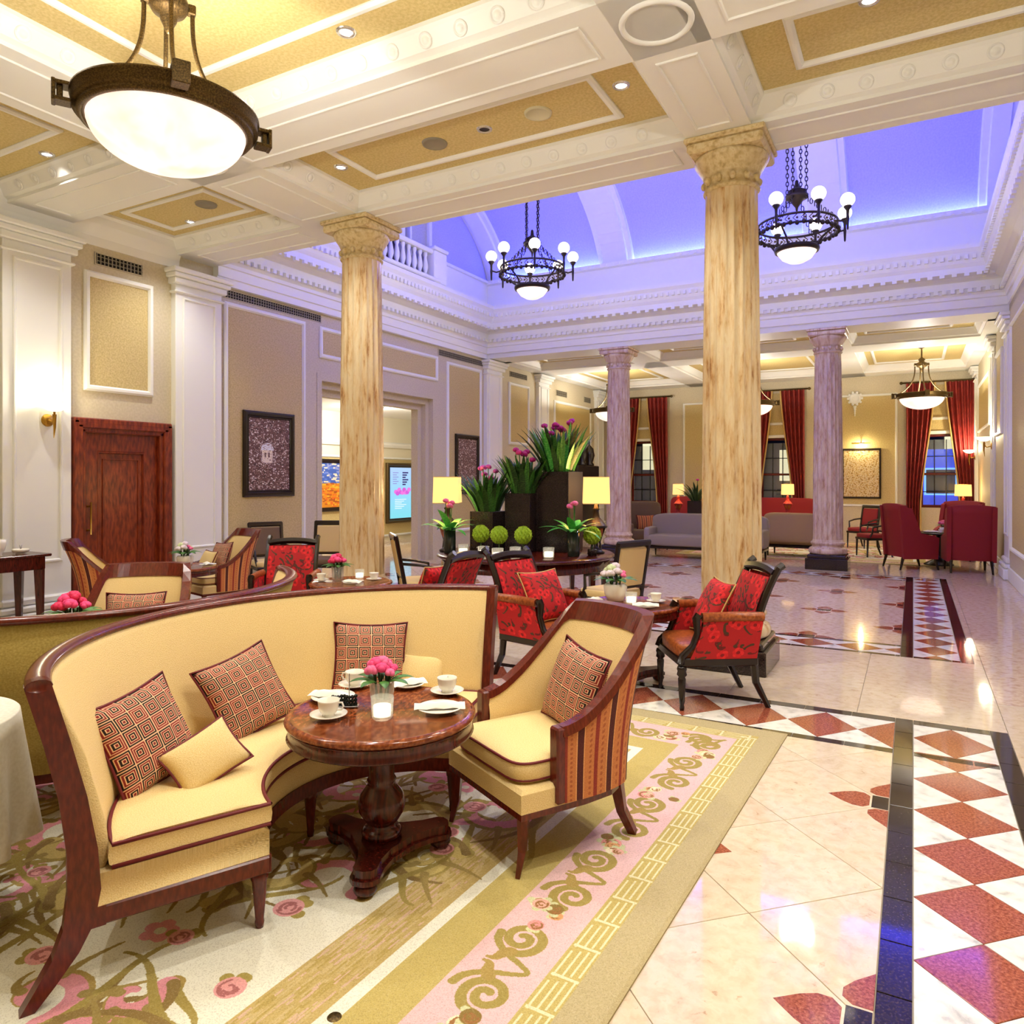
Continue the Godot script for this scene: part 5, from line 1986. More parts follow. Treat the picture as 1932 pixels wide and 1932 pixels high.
func posy(label: String, at: Vector3, blooms, s: float, group := "", vase := true, heads := 9):
	var o = thing("flower_posy", label, "flowers", at, 0.0, group)
	var st := new_st(true)
	if vase:
		lathe(st, [[0.0, 0.0], [0.036 * s, 0.0], [0.042 * s, 0.02 * s], [0.045 * s, 0.1 * s], [0.043 * s, 0.1 * s], [0.04 * s, 0.02 * s], [0.0, 0.012 * s]], 20)
		part("glass_vase", st, M.glass, o)
	else:
		lathe(st, [[0.0, 0.0], [0.04 * s, 0.0], [0.055 * s, 0.03 * s], [0.06 * s, 0.075 * s], [0.05 * s, 0.085 * s], [0.0, 0.08 * s]], 20)
		part("pot", st, M.china, o)
	st = new_st(true)
	for k in 7:
		var a := TAU * k / 7
		tube(st, [Vector3(cos(a + 0.6) * 0.02 * s, 0.015 * s, sin(a + 0.6) * 0.02 * s), Vector3(cos(a) * 0.03 * s, 0.13 * s, sin(a) * 0.03 * s)], 0.004 * s, 5)
	var sm = part("stems", st, M.leaf_dark, o)
	sm.set_meta("kind", "stuff")
	for k in heads:
		var a := TAU * k * 0.382
		var d := 0.055 * s * sqrt(float(k) / heads)
		share("bloom", blooms[k % blooms.size()], o, Transform3D(Basis(Vector3.UP, a).scaled(Vector3.ONE * s * (0.9 + 0.25 * sin(k * 2.1))), Vector3(cos(a) * d, (0.165 - 0.5 * d) * s, sin(a) * d)))
	var lm = leaf_mesh(M.leaf, 0.09 * s, 0.018 * s, 1.2)
	for k in 8:
		var a := TAU * k / 8
		share("leaf", lm, o, Transform3D(Basis(Vector3.UP, a) * Basis(Vector3.RIGHT, 0.8), Vector3(sin(a) * 0.03 * s, 0.1 * s, cos(a) * 0.03 * s)))
	return o

func leafy_plant(called: String, label: String, at: Vector3, meshes: Array, bloom, leaves: int, heads: int, spread: Vector2, height: float, lean := 0.55):
	var o = thing(called, label, "plant", at, 0.0, "flowering plants on the round dark table")
	for i in leaves:
		var a := TAU * i * 0.382
		var r := sqrt((i + 0.5) / leaves)
		var tilt := lean * r + rng.randf_range(-0.1, 0.15)
		var s := height * rng.randf_range(0.65, 1.05)
		share("leaf", meshes[i % meshes.size()], o, Transform3D(Basis(Vector3.UP, a) * Basis(Vector3.RIGHT, tilt) * Basis.from_scale(Vector3(1, s, s)), Vector3(sin(a) * r * spread.x, 0, cos(a) * r * spread.y)))
	for i in heads:
		var a := TAU * i * 0.382 + 0.7
		var r := sqrt((i + 0.5) / heads) * 0.9
		var root := Vector3(sin(a) * r * spread.x * 0.8, 0, cos(a) * r * spread.y * 0.8)
		var tip := root * 1.5 + Vector3(0, height * rng.randf_range(0.75, 1.0), 0)
		var st := new_st(true)
		tube(st, [root, root.lerp(tip, 0.5) + Vector3(0, 0.02, 0), tip], 0.005, 5)
		part("stem", st, M.leaf, o)
		share("bloom", bloom, o, Transform3D(Basis(Vector3.UP, a), tip))
	return o

func wall_picture(called: String, label: String, x: float, z0: float, z1: float, y0: float, y1: float, m, wood):
	var c := Vector3(x, (y0 + y1) / 2, (z0 + z1) / 2)
	var o = thing(called, label, "picture", c, 0.0)
	var hz := absf(z1 - z0) / 2
	var hy := (y1 - y0) / 2
	var st := new_st()
	frame(st, Vector3(0.005, 0, 0), Vector3(0, 0, hz), Vector3(0, hy, 0), Vector3(1, 0, 0), 0.085, 0.045)
	frame(st, Vector3(0.005, 0, 0), Vector3(0, 0, hz - 0.07), Vector3(0, hy - 0.07, 0), Vector3(1, 0, 0), 0.03, 0.03)
	part("frame", st, wood, o)
	st = new_st()
	var a := hz - 0.085
	var b := hy - 0.085
	quad(st, Vector3(0.015, -b, a), Vector3(0.015, -b, -a), Vector3(0.015, b, -a), Vector3(0.015, b, a), Vector2(0, 1), Vector2(1, 1), Vector2(1, 0), Vector2(0, 0))
	part("print", st, m, o)
	return o

func lounge_sofa(called: String, label: String, at: Vector3, turn: float, w: float, m, back_h := 0.9):
	var o = thing(called, label, "sofa", at, turn)
	var st := new_st(true)
	soft_box(st, Vector3(0, 0.36, 0.03), Vector3(w, 0.24, 0.68), 0.3)
	part("seat", st, m, o)
	st = new_st(true)
	soft_box(st, Vector3(0, (back_h + 0.3) / 2, -0.3), Vector3(w, back_h - 0.3, 0.2), 0.3)
	part("back", st, m, o)
	for s in [-1.0, 1.0]:
		st = new_st(true)
		soft_box(st, Vector3(s * (w / 2 - 0.06), 0.44, 0.0), Vector3(0.13, 0.36, 0.66), 0.3)
		part("arm", st, m, o)
	st = new_st()
	box(st, Vector3(0, 0.215, 0), Vector3(w - 0.04, 0.05, 0.66), 0.008)
	part("base_rail", st, M.wood_black, o)
	for x in [-w / 2 + 0.07, w / 2 - 0.07]:
		for z in [-0.28, 0.28]:
			st = new_st(true)
			lathe(st, [[0.0, 0.0], [0.014, 0.0], [0.026, 0.2], [0.0, 0.2]], 8, Vector3(x, 0, z))
			part("leg", st, M.wood_black, o)
	return o

func side_chair(called: String, label: String, at: Vector3, turn: float, m, seat_m = null):
	var o = thing(called, label, "chair", at, turn, "dark framed side chairs")
	var st := new_st(true)
	soft_box(st, Vector3(0, 0.44, 0.0), Vector3(0.5, 0.09, 0.48), 0.3)
	part("seat", st, seat_m if seat_m else m, o)
	st = new_st()
	box(st, Vector3(0, 0.38, 0.0), Vector3(0.5, 0.05, 0.48), 0.01)
	part("seat_rail", st, M.wood_black, o)
	st = new_st()
	T = Transform3D(Basis(Vector3.RIGHT, -0.18), Vector3(0, 0.42, -0.22))
	box(st, Vector3(0, 0.31, 0), Vector3(0.4, 0.4, 0.05), 0.015)
	part("back_pad", st, m, o)
	st = new_st()
	for s in [-1.0, 1.0]:
		box(st, Vector3(s * 0.225, 0.27, 0), Vector3(0.045, 0.6, 0.045), 0.01)
	box(st, Vector3(0, 0.555, -0.005), Vector3(0.5, 0.07, 0.05), 0.015)
	box(st, Vector3(0, 0.1, 0), Vector3(0.42, 0.03, 0.04), 0.008)
	part("back_frame", st, M.wood_black, o)
	T = Transform3D.IDENTITY
	for s in [-1.0, 1.0]:
		st = new_st(true)
		tube(st, [Vector3(s * 0.225, 0.38, 0.21), Vector3(s * 0.225, 0.0, 0.22)], [0.024, 0.015], 6)
		part("front_leg", st, M.wood_black, o)
		st = new_st(true)
		tube(st, [Vector3(s * 0.225, 0.42, -0.22), Vector3(s * 0.225, 0.2, -0.23), Vector3(s * 0.23, 0.0, -0.31)], [0.026, 0.022, 0.016], 6)
		part("back_leg", st, M.wood_black, o)
		st = new_st(true)
		tube(st, [Vector3(s * 0.235, 0.68, -0.26), Vector3(s * 0.26, 0.66, -0.05), Vector3(s * 0.26, 0.62, 0.12), Vector3(s * 0.245, 0.5, 0.13), Vector3(s * 0.235, 0.42, 0.17)], 0.018, 6)
		part("arm", st, M.wood_black, o)
	return o

func wing_chair(label: String, at: Vector3, turn: float):
	var o = thing("wing_chair", label, "armchair", at, turn, "red wing chairs by the far windows")
	var st := new_st(true)
	soft_box(st, Vector3(0, 0.42, 0.04), Vector3(0.6, 0.22, 0.62), 0.3)
	part("seat", st, M.red_fabric, o)
	st = new_st(true)
	var rows := []
	for i in 9:
		var y := lerpf(0.22, 1.15, i / 8.0)
		var row := PackedVector3Array()
		for j in 13:
			var u := -1.0 + j / 6.0
			row.append(Vector3(u * 0.36, y + (0.03 * (1.0 - u * u) if i == 8 else 0.0), -0.3 - 0.1 * (y - 0.3) + 0.05 * u * u))
		rows.append(row)
	grid(st, rows, true)
	var front := []
	for r in rows:
		var row := PackedVector3Array()
		for p in r:
			row.append(p + Vector3(-p.x * 0.06, 0, 0.11))
		front.append(row)
	grid(st, front)
	grid(st, [rows[8], front[8]], true)
	for j in [0, 12]:
		var e1 := PackedVector3Array()
		var e2 := PackedVector3Array()
		for i in 9:
			e1.append(rows[i][j])
			e2.append(front[i][j])
		grid(st, [e1, e2], j == 0)
	part("back", st, M.red_fabric, o)
	for s in [-1.0, 1.0]:
		st = new_st()
		var prof := [[-0.3, 0.2], [0.3, 0.2], [0.32, 0.58], [0.2, 0.62], [0.0, 0.66], [-0.06, 0.85], [-0.16, 1.1], [-0.37, 1.14]]
		var pr := []
		for p in prof:
			pr.append([p[0], p[1]])
		extrude(st, pr, Vector3(s * 0.3, 0, 0), Vector3(s * 0.37, 0, 0), Vector3(0, 0, 1))
		part("wing", st, M.red_fabric, o)
		for z in [0.28, -0.28]:
			st = new_st()
			tube(st, [Vector3(s * 0.3, 0.22, z), Vector3(s * 0.31, 0.0, z * 1.2)], [0.028, 0.016], 6)
			part("leg", st, M.wood_black, o)
	return o

func _ready():
	set_camera_and_light()
	make_materials()
	build_floor()
	build_near_ceiling()
	build_left_wall()
	build_door()
	build_other_walls()
	build_atrium()
	build_back()
	column("marble_column", "fluted honey-veined marble column on a dark plinth beside the red floral chair", -1.4, -6.55, 4.55, M.column, M.capital)
	column("marble_column", "fluted honey-veined marble column behind the tea table with the crimson posy", -5.58, -6.55, 4.55, M.column, M.capital)
	column("marble_column", "fluted pinkish marble column on a dark plinth beside the wing chairs", -1.36, -14.4, 4.32, M.column_far, M.column_far)
	column("marble_column", "fluted pinkish marble column behind the lamp and the tall planter", -5.38, -14.4, 4.32, M.column_far, M.column_far)
	lights_and_lamps()
	near_group()
	middle_groups()
	flower_table()
	far_lounge()
	beyond()

func lights_and_lamps():
	downlights()
	pendant("large bronze bowl pendant with alabaster glass over the curved sofa", Vector3(-3.84, 3.445, -2.79), 4.75, 60.0, BOWL)
	pendant("bronze bowl pendant over the chequered strip at the right", Vector3(0.1, 3.6, -2.6), 4.75, 20.0, BOWL)
	pendant("added unseen bronze bowl pendant over the near end of the rug, brightening the ceiling", Vector3(-3.84, 3.445, 1.0), 4.75, 20.0, BOWL)  # out of view behind the camera, added to brighten the near bay ceiling
	pendant("bronze bowl pendant hanging over the red wing chairs", Vector3(0.16, 3.13, -18.1), 4.5, 10.0, BOWL)
	pendant("bronze bowl pendant half hidden behind the near column, by the middle window", Vector3(-3.35, 3.13, -18.1), 4.5, 10.0, BOWL)
	pendant("bronze bowl pendant by the left far window, behind the pinkish column", Vector3(-6.95, 3.13, -18.1), 4.5, 10.0, BOWL)
	chandelier("iron chandelier with white globes hanging over the round flower table", Vector3(-5.4, 4.52, -10.5), 7.86)
	chandelier("iron chandelier with white globes hanging beside the near marble column", Vector3(-1.38, 4.53, -10.5), 7.86)
	sconce("brass wall sconce with glowing bowl on the white pilaster beside the door", Vector3(LEFT + 0.01, 2.27, -4.6), 1.0, 0.28)
	sconce("brass sconce with glowing bowl on the right wall above the tan lamp", Vector3(RIGHT - 0.03, 2.25, -16.6), -1.0, 0.9)
	sconce("brass sconce with scalloped bowl on the right wall next to the window curtain", Vector3(RIGHT - 0.03, 2.15, -20.8), -1.0, 0.9)
	# lobby ceiling lamp
	var l = thing("lobby_ceiling_lamp", "flat white ceiling lamp in the lobby beyond the wide opening", "ceiling lamp", Vector3(-10.6, 3.25, -12.8), 0.0)
	var st := new_st(true)
	lathe(st, [[0.0, -0.06], [0.2, -0.055], [0.24, -0.03], [0.25, 0.0]], 28)
	part("diffuser", st, M.bowl_glow, l)
	st = new_st(true)
	lathe(st, [[0.25, 0.0], [0.265, -0.02], [0.255, -0.035], [0.24, -0.03]], 28)
	part("ring", st, M.chrome, l)
	glow(l, Vector3(0, -0.15, 0), 4.0, Color("#fff6ea"), 0.2)

func near_group():
	curved_sofa("cream curved sofa with dark red wood trim, geometric cushions along its inside", Vector3(-1.79, 0.008, -2.4), 0.0)
	curved_sofa("olive-backed curved sofa turned away, behind the cushioned cream one", Vector3(-4.45, 0.008, -2.58), 180.0)
	tub_chair("cream tub chair with one geometric cushion, striped orange outer back, at the front tea table", Vector3(-1.5, 0.008, -3.01), -29.0)
	tea_table("round mahogany tea table with pink roses, inside the cream curved sofa", Vector3(-1.97, 0.008, -2.44), 25.0)
	var big := pillow_mesh(0.385, 0.385, 0.14, M.cushion)
	var mid := pillow_mesh(0.4, 0.4, 0.15, M.cushion)
	var small := pillow_mesh(0.29, 0.21, 0.11, M.cream_fabric)
	var g := "geometric red cushions on the front seats"
	pillow("patterned_cushion", "red geometric cushion with the small cream pillow leaning on it", big, Vector3(-2.6, 0.625, -1.79), 96.0, 24.0, 10.0, g, Vector2(0.385, 0.385))
	pillow("patterned_cushion", "red geometric cushion in the middle of the cream curved sofa", big, Vector3(-2.72, 0.625, -2.38), 78.0, 28.0, 14.0, g, Vector2(0.385, 0.385))
	pillow("patterned_cushion", "red geometric cushion behind the roses, at the curved sofa's far end", mid, Vector3(-2.6, 0.635, -3.12), 44.0, 16.0, -3.0, g, Vector2(0.4, 0.4))
	pillow("patterned_cushion", "red geometric cushion standing on the cream tub chair", mid, Vector3(-1.4, 0.635, -3.16), -34.0, 18.0, -6.0, g, Vector2(0.4, 0.4))
	pillow("cream_pillow", "small plain cream pillow with dark piping leaning on a red cushion", small, Vector3(-2.42, 0.535, -1.92), 66.0, 40.0, 24.0, "small cream pillows", Vector2(0.29, 0.21))
	pillow("cream_pillow", "small plain cream pillow half hidden behind the roses", small, Vector3(-2.4, 0.545, -3.3), 40.0, 30.0, -8.0, "small cream pillows", Vector2(0.29, 0.21))
	# tea things
	var y := 0.644
	var tg := "tea things on the front table"
	cup_and_saucer("teacup at the front edge beside the candle glass", Vector3(-2.097, y, -2.256), 20.0, tg)
	cup_and_saucer("teacup before the far red cushion, behind the roses", Vector3(-2.3, y, -2.65), 200.0, tg)
	cup_and_saucer("teacup near the tub chair, alone at the table's right side", Vector3(-1.86, y, -2.77), 120.0, tg)
	napkin_plate("folded white napkin beside the middle sofa cushion", Vector3(-2.25, y, -2.45), 10.0, tg)
	napkin_plate("folded white napkin at the edge towards the tub chair", Vector3(-1.75, y, -2.55), 35.0, tg)
	napkin_plate("folded white napkin half hidden by the roses", Vector3(-2.08, y, -2.77), 60.0, tg, 0.075)
	votive("cut glass candle holder in front of the pink roses", Vector3(-1.897, y, -2.352), tg)
	var rm := [bloom_mesh(M.rose_pink, 0.032), bloom_mesh(M.hot_pink, 0.032)]
	posy("bunch of pink roses in a small glass vase on the front tea table", Vector3(-1.985, y, -2.46), rm, 1.15, tg)
	var ho = thing("beaded_holder", "small dark beaded holder beside the napkin on the front tea table", "holder", Vector3(-2.14, y, -2.4), 30.0, tg)
	var st := new_st(true)
	for i in 9:
		for k in 3:
			ball(st, Vector3(-0.05 + 0.012 * i, 0.01 + 0.016 * k, 0.01 * sin(i * 1.3)), 0.0085, 8, 5)
	var be = part("beads", st, mat("#15201c", 0.15), ho)
	be.set_meta("kind", "stuff")
	st = new_st()
	box(st, Vector3(0, 0.003, 0), Vector3(0.12, 0.005, 0.04), 0.002)
	part("tray", st, M.silver, ho)
	st = new_st(true)
	tube(st, [Vector3(0.02, 0.0, 0), Vector3(0.02, 0.14, 0)], 0.002, 5)
	part("card_stem", st, M.silver, ho)
	# rug
	var rug = thing("rug", "large floral rug with ivory field and pink scroll border under the front seats", "rug", Vector3(-0.695, 0, -4.885), -1.98)
	st = new_st()
	quad(st, Vector3(0, 0.008, 0), Vector3(0, 0.008, 5.3), Vector3(-5.3, 0.008, 5.3), Vector3(-5.3, 0.008, 0), Vector2(0, 0), Vector2(0, 1), Vector2(1, 1), Vector2(1, 0))
	part("pile", st, M.rug, rug)
	st = new_st()
	slab(st, rect2(-5.3, 0.0, 0.0, 5.3), 0.0005, 0.0075)
	part("backing", st, mat("#a8986a", 0.95), rug)
	var fs = thing("floor_socket", "small round metal floor socket set in the rug's ivory stripe", "socket", Vector3(-1.52, 0.008, -1.66))
	st = new_st(true)
	lathe(st, [[0.0, 0.003], [0.012, 0.003], [0.014, 0.001], [0.02, 0.002], [0.022, 0.0]], 20)
	part("cap", st, M.bronze, fs)
	# small table under a white cloth
	var ct = thing("clothed_table", "small round table under a white floor cloth beside the curved sofa's near end", "table", Vector3(-3.16, 0.008, -1.24))
	st = new_st(true)
	var rows := []
	for i in 12:
		var row := PackedVector3Array()
		var f := i / 11.0
		for j in 97:
			var a := TAU * j / 96
			var r := 0.34
			var yy := 0.74
			if i < 3:
				r = 0.17 * i + 0.0
			else:
				var d := (i - 3) / 8.0
				yy = 0.735 - 0.47 * d
				r = 0.345 + 0.03 * d + 0.035 * d * sin(a * 11.0) + 0.015 * d * sin(a * 5.0 + 1.0)
			row.append(Vector3(cos(a) * r, yy, sin(a) * r))
		rows.append(row)
	grid(st, rows)
	part("cloth", st, M.cloth, ct)
	st = new_st(true)
	lathe(st, [[0.0, 0.0], [0.22, 0.0], [0.22, 0.03], [0.05, 0.06], [0.04, 0.7], [0.3, 0.72], [0.3, 0.73], [0.0, 0.73]], 24)
	part("pedestal", st, M.wood, ct)

func middle_groups():
	var y := 0.636
	var roses := [bloom_mesh(M.red_bloom, 0.034), bloom_mesh(M.hot_pink, 0.034)]
	var pale := [bloom_mesh(M.pale_bloom, 0.03), bloom_mesh(mat("#c9d6a4", 0.7), 0.03), bloom_mesh(M.rose_pink, 0.026)]
	var geo := pillow_mesh(0.4, 0.4, 0.14, M.cushion)
	var flo := pillow_mesh(0.44, 0.44, 0.16, M.floral)
	# group inside the second sofa
	tea_table("round tea table inside the olive-backed curved sofa", Vector3(-4.38, 0.008, -2.5), 0.0)
	posy("crimson flowers showing above the olive sofa's rail", Vector3(-4.5, y + 0.008, -2.62), roses, 1.5, "", true, 7)
	tub_chair("cream tub chair facing forward behind the olive-backed sofa", Vector3(-4.72, 0.008, -3.12), 38.0)
	pillow("patterned_cushion", "red geometric cushion on the tub chair behind the olive-backed sofa", geo, Vector3(-4.78, 0.63, -3.2), 38.0, 18.0, 0.0, "geometric cushions on the rear chairs", Vector2(0.4, 0.4))
	# group by the wooden door
	tea_table("round tea table by the wooden door, laid with plates and a green posy", Vector3(-7.25, 0, -5.42), 10.0)
	tub_chair("tub chair with its orange striped back to the wooden door", Vector3(-7.45, 0, -4.8), 143.0)
	tub_chair("cream tub chair by the pilaster right of the wooden door", Vector3(-7.55, 0, -6.15), -14.0)
	pillow("patterned_cushion", "red geometric cushion on the tub chair by the pilaster", geo, Vector3(-7.57, 0.64, -6.22), -12.0, 20.0, 4.0, "geometric cushions on the rear chairs", Vector2(0.4, 0.4))
	pillow("cream_pillow", "small cream pillow before the cushion by the pilaster", pillow_mesh(0.34, 0.3, 0.12, M.cream_fabric), Vector3(-7.6, 0.6, -6.05), -16.0, 24.0, 0.0, "small cream pillows", Vector2(0.34, 0.3))
	posy("green and white posy in a pale bowl by the wooden door", Vector3(-7.15, y, -5.4), pale, 1.5, "", false, 8)
	napkin_plate("white napkin beside the green posy", Vector3(-7.4, y, -5.3), 20.0, "tea things by the door")
	cup_and_saucer("teacup beside the green posy by the door", Vector3(-7.35, y, -5.55), 40.0, "tea things by the door")
	napkin_plate("white napkin on the door side of the green posy's table", Vector3(-7.05, y, -5.62), -30.0, "tea things by the door")
	side_chair("dark_armchair", "dark wooden armchair with tan seat against the left wall", Vector3(-7.95, 0, -7.4), 62.0, M.brown_fabric, M.cream_fabric)
	side_chair("dark_armchair", "dark wooden armchair with cream top pad beside the wide opening", Vector3(-7.5, 0, -8.0), 28.0, M.cream_fabric, M.brown_fabric)
	# red chairs behind the sofa
	tea_table("round tea table with a crimson posy, before the column behind the sofa", Vector3(-4.75, 0, -5.42), 40.0)
	posy("crimson posy in a dark glass on the tea table behind the sofa", Vector3(-4.9, y, -5.4), roses, 1.35, "", true, 8)
	cup_and_saucer("teacup on the near side of the crimson posy", Vector3(-5.0, y, -5.28), 10.0, "tea things behind the sofa")
	cup_and_saucer("teacup by the candle glass behind the sofa", Vector3(-4.6, y, -5.58), 100.0, "tea things behind the sofa")
	napkin_plate("white napkin beside the crimson posy", Vector3(-4.62, y, -5.3), 0.0, "tea things behind the sofa")
	votive("small candle glass beside the crimson posy", Vector3(-4.8, y, -5.6), "tea things behind the sofa")
	floral_chair("red floral armchair with a small red box beside its table, left of the column", Vector3(-5.52, 0, -5.3), 33.0)
	floral_chair("red floral armchair seen from behind, right of the column behind the sofa", Vector3(-3.78, 0, -5.32), -92.0)
	pillow("floral_cushion", "red floral cushion on the armchair right of the column", flo, Vector3(-3.72, 0.66, -5.32), -92.0, 20.0, 0.0, "red floral cushions", Vector2(0.44, 0.44), M.braid)
	# red chairs before the near column
	tea_table("round tea table between the two red floral armchairs, with a pale posy", Vector3(-1.98, 0, -5.52), 15.0)
	floral_chair("red floral armchair facing the near column across its table", Vector3(-2.64, 0, -5.4), 76.0)
	floral_chair("red floral armchair standing before the near column's plinth", Vector3(-1.34, 0, -5.43), -57.0)
	pillow("floral_cushion", "red floral cushion on the armchair facing the near column", flo, Vector3(-2.66, 0.66, -5.4), 72.0, 26.0, 0.0, "red floral cushions", Vector2(0.44, 0.44), M.braid)
	pillow("floral_cushion", "red floral cushion on the armchair before the near column", flo, Vector3(-1.31, 0.67, -5.47), -57.0, 26.0, 0.0, "red floral cushions", Vector2(0.44, 0.44), M.braid)
	var tg := "tea things before the near column"
	posy("pale posy in a round bowl between the red floral armchairs", Vector3(-2.12, y, -5.6), pale, 1.6, tg, false, 10)
	votive("candle glass between the red floral armchairs", Vector3(-1.95, y, -5.5), tg)
	cup_and_saucer("teacup before the right red floral armchair", Vector3(-1.8, y, -5.66), 200.0, tg)
	napkin_plate("white napkin before the right red floral armchair", Vector3(-1.8, y, -5.4), 20.0, tg, 0.09)
	napkin_plate("white napkin before the left red floral armchair", Vector3(-2.25, y, -5.42), 80.0, tg, 0.09)
	# console at the left edge
	var c = thing("console_table", "dark wine-red console table by the left pilaster, set with silver", "table", Vector3(-8.02, 0, -3.7))
	var st := new_st()
	box(st, Vector3(0, 0.845, 0), Vector3(0.52, 0.03, 1.2), 0.008)
	part("tabletop", st, M.wood, c)
	st = new_st()
	box(st, Vector3(0, 0.765, 0), Vector3(0.46, 0.13, 1.1), 0.006)
	part("apron", st, M.wood, c)
	for s in [[-1, -1], [1, -1], [-1, 1], [1, 1]]:
		st = new_st()
		tube(st, [Vector3(s[0] * 0.19, 0.7, s[1] * 0.51), Vector3(s[0] * 0.2, 0.0, s[1] * 0.52)], [0.055, 0.03], 4)
		part("leg", st, M.wood, c)
	for k in 3:
		var b = thing("silver_dish", ["low silver dish at the console's far end", "tall silver pot in the middle of the console", "silver bowl at the console's near end"][k], "dish", Vector3(-7.96, 0.86, -4.1 + 0.22 * k), 0.0, "silver on the console")
		st = new_st(true)
		var h: float = [0.05, 0.16, 0.09][k]
		lathe(st, [[0.0, 0.0], [0.05, 0.0], [0.04, 0.01], [0.07, h * 0.4], [0.08, h * 0.8], [0.075, h], [0.07, h], [0.06, h * 0.5], [0.0, 0.02]], 20)
		part("bowl", st, M.china, b)
		st = new_st(true)
		tube(st, [Vector3(0, h, 0), Vector3(0, h + 0.04, 0)], [0.006, 0.012], 6)
		part("knob", st, M.silver, b)

func flower_table():
	var c := Vector3(-4.05, 0, -7.7)
	var o = thing("round_display_table", "large round dark table covered with planters, lamps and candles", "table", c)
	var st := new_st(true)
	lathe(st, [[0.0, 0.75], [1.03, 0.75], [1.05, 0.74], [1.055, 0.725], [1.04, 0.71], [0.0, 0.71]], 64)
	part("tabletop", st, M.wood, o)
	st = new_st(true)
	lathe(st, [[0.96, 0.71], [1.0, 0.71], [1.0, 0.6], [1.01, 0.59], [0.96, 0.585]], 64)
	part("apron", st, M.wood, o)
	for k in 8:
		var a := TAU * k / 8 + 0.2
		st = new_st()
		tube(st, [Vector3(cos(a) * 0.95, 0.62, sin(a) * 0.95), Vector3(cos(a) * 0.95, 0.0, sin(a) * 0.95)], [0.045, 0.026], 4)
		part("leg", st, M.wood, o)
	var y := 0.75
	table_lamp("table lamp with square cream shade on the flower table, by the wide opening", Vector3(-4.93, y, -7.35), 25.0)
	table_lamp("table lamp with square cream shade on the flower table, in front of the pinkish column", Vector3(-3.27, y, -8.0), 25.0)
	var boxes := [[-3.78, -8.08, 0.43, 1.71, "tall"], [-4.16, -7.86, 0.34, 1.45, "middle-height"], [-4.56, -7.68, 0.32, 1.23, "low"]]
	var lv := [leaf_mesh(M.leaf, 1.0, 0.033, 0.45), leaf_mesh(M.leaf_dark, 1.0, 0.036, 0.6), leaf_mesh(M.leaf_bright, 1.0, 0.028, 0.3)]
	var fl := bloom_mesh(M.magenta, 0.05, 6)
	var fl2 := bloom_mesh(mat("#cf4fa0", 0.6), 0.045, 6)
	for k in 3:
		var b = boxes[k]
		var h: float = b[3] - y
		var s: float = b[2]
		var p = thing("planter", "%s square dark stone planter on the flower table" % b[4], "planter", Vector3(b[0], y, b[1]), 0.0, "stepped dark planters")
		st = new_st()
		for q in [[s / 2 - 0.012, 0, 0.024, s], [-s / 2 + 0.012, 0, 0.024, s], [0, s / 2 - 0.012, s - 0.05, 0.024], [0, -s / 2 + 0.012, s - 0.05, 0.024]]:
			box(st, Vector3(q[0], h / 2, q[1]), Vector3(q[2], h, q[3]), 0.004)
		part("sides", st, M.planter, p)
		st = new_st()
		box(st, Vector3(0, h - 0.05, 0), Vector3(s - 0.05, 0.02, s - 0.05))
		part("soil", st, mat("#1e150f", 0.95), p)
		leafy_plant("orchid_clump", "clump of magenta flowers and long leaves in the %s planter" % b[4], Vector3(b[0], b[3] - 0.05, b[1]), [lv, [lv[0], lv[1]], [lv[0], lv[1]]][k], fl if k != 2 else fl2, [95, 70, 66][k], [8, 6, 6][k], Vector2(s * 0.42, s * 0.42), [0.66, 0.56, 0.58][k], 0.24)
	var bl := [leaf_mesh(M.leaf_bright, 1.0, 0.05, 0.9), leaf_mesh(M.leaf_bright, 1.0, 0.036, 1.2)]
	for q in [[-4.77, -7.16, "by the left lamp"], [-3.36, -7.55, "before the tall planter"]]:
		var v = thing("cylinder_vase", "tall dark glass cylinder vase " + q[2], "vase", Vector3(q[0], y, q[1]), 0.0, "cylinder vases")
		st = new_st(true)
		lathe(st, [[0.0, 0.0], [0.065, 0.0], [0.07, 0.01], [0.07, 0.3], [0.064, 0.3], [0.062, 0.02], [0.0, 0.015]], 24)
		part("glass", st, mat("#232c2c", 0.06), v)
		st = new_st()
		lathe(st, [[0.0, 0.26], [0.062, 0.26]], 20)
		part("filling", st, M.leaf_dark, v)
		leafy_plant("leafy_orchid", "pink orchid with broad bright green leaves in the vase " + q[2], Vector3(q[0], y + 0.26, q[1]), bl, bloom_mesh(M.rose_pink, 0.045, 6), 12, 3, Vector2(0.05, 0.05), 0.36, 0.95)
	for q in [[-4.44, -7.32, "low planter"], [-4.16, -7.26, "middle planter"], [-3.9, -7.36, "gap before the tall planter"], [-3.2, -7.72, "right lamp's stand"]]:
		var t = thing("moss_ball", "bright green moss ball on a stem before the " + q[2], "topiary", Vector3(q[0], y, q[1]), 0.0, "moss balls on the flower table")
		st = new_st(true)
		tube(st, [Vector3(0, 0.04, 0), Vector3(0, 0.16, 0)], 0.008, 6)
		part("stem", st, M.leaf_dark, t)
		st = new_st(true)
		lathe(st, [[0.0, 0.0], [0.05, 0.0], [0.055, 0.06], [0.05, 0.075], [0.0, 0.07]], 16)
		part("pot", st, M.planter, t)
		st = new_st()
		var rows := []
		for i in 25:
			var b2 := PI * i / 24
			var row := PackedVector3Array()
			for j in 41:
				var a := TAU * (j % 40) / 40
				var r := 0.096 + 0.014 * sin((j % 40) * 2.7 + i * 1.9) * sin(i * 3.1 + (j % 40))
				row.append(Vector3(0, 0.23, 0) + Vector3(sin(b2) * cos(a), -cos(b2), sin(b2) * sin(a)) * r)
			rows.append(row)
		grid(st, rows)
		part("moss", st, M.moss, t)
	var i := 0
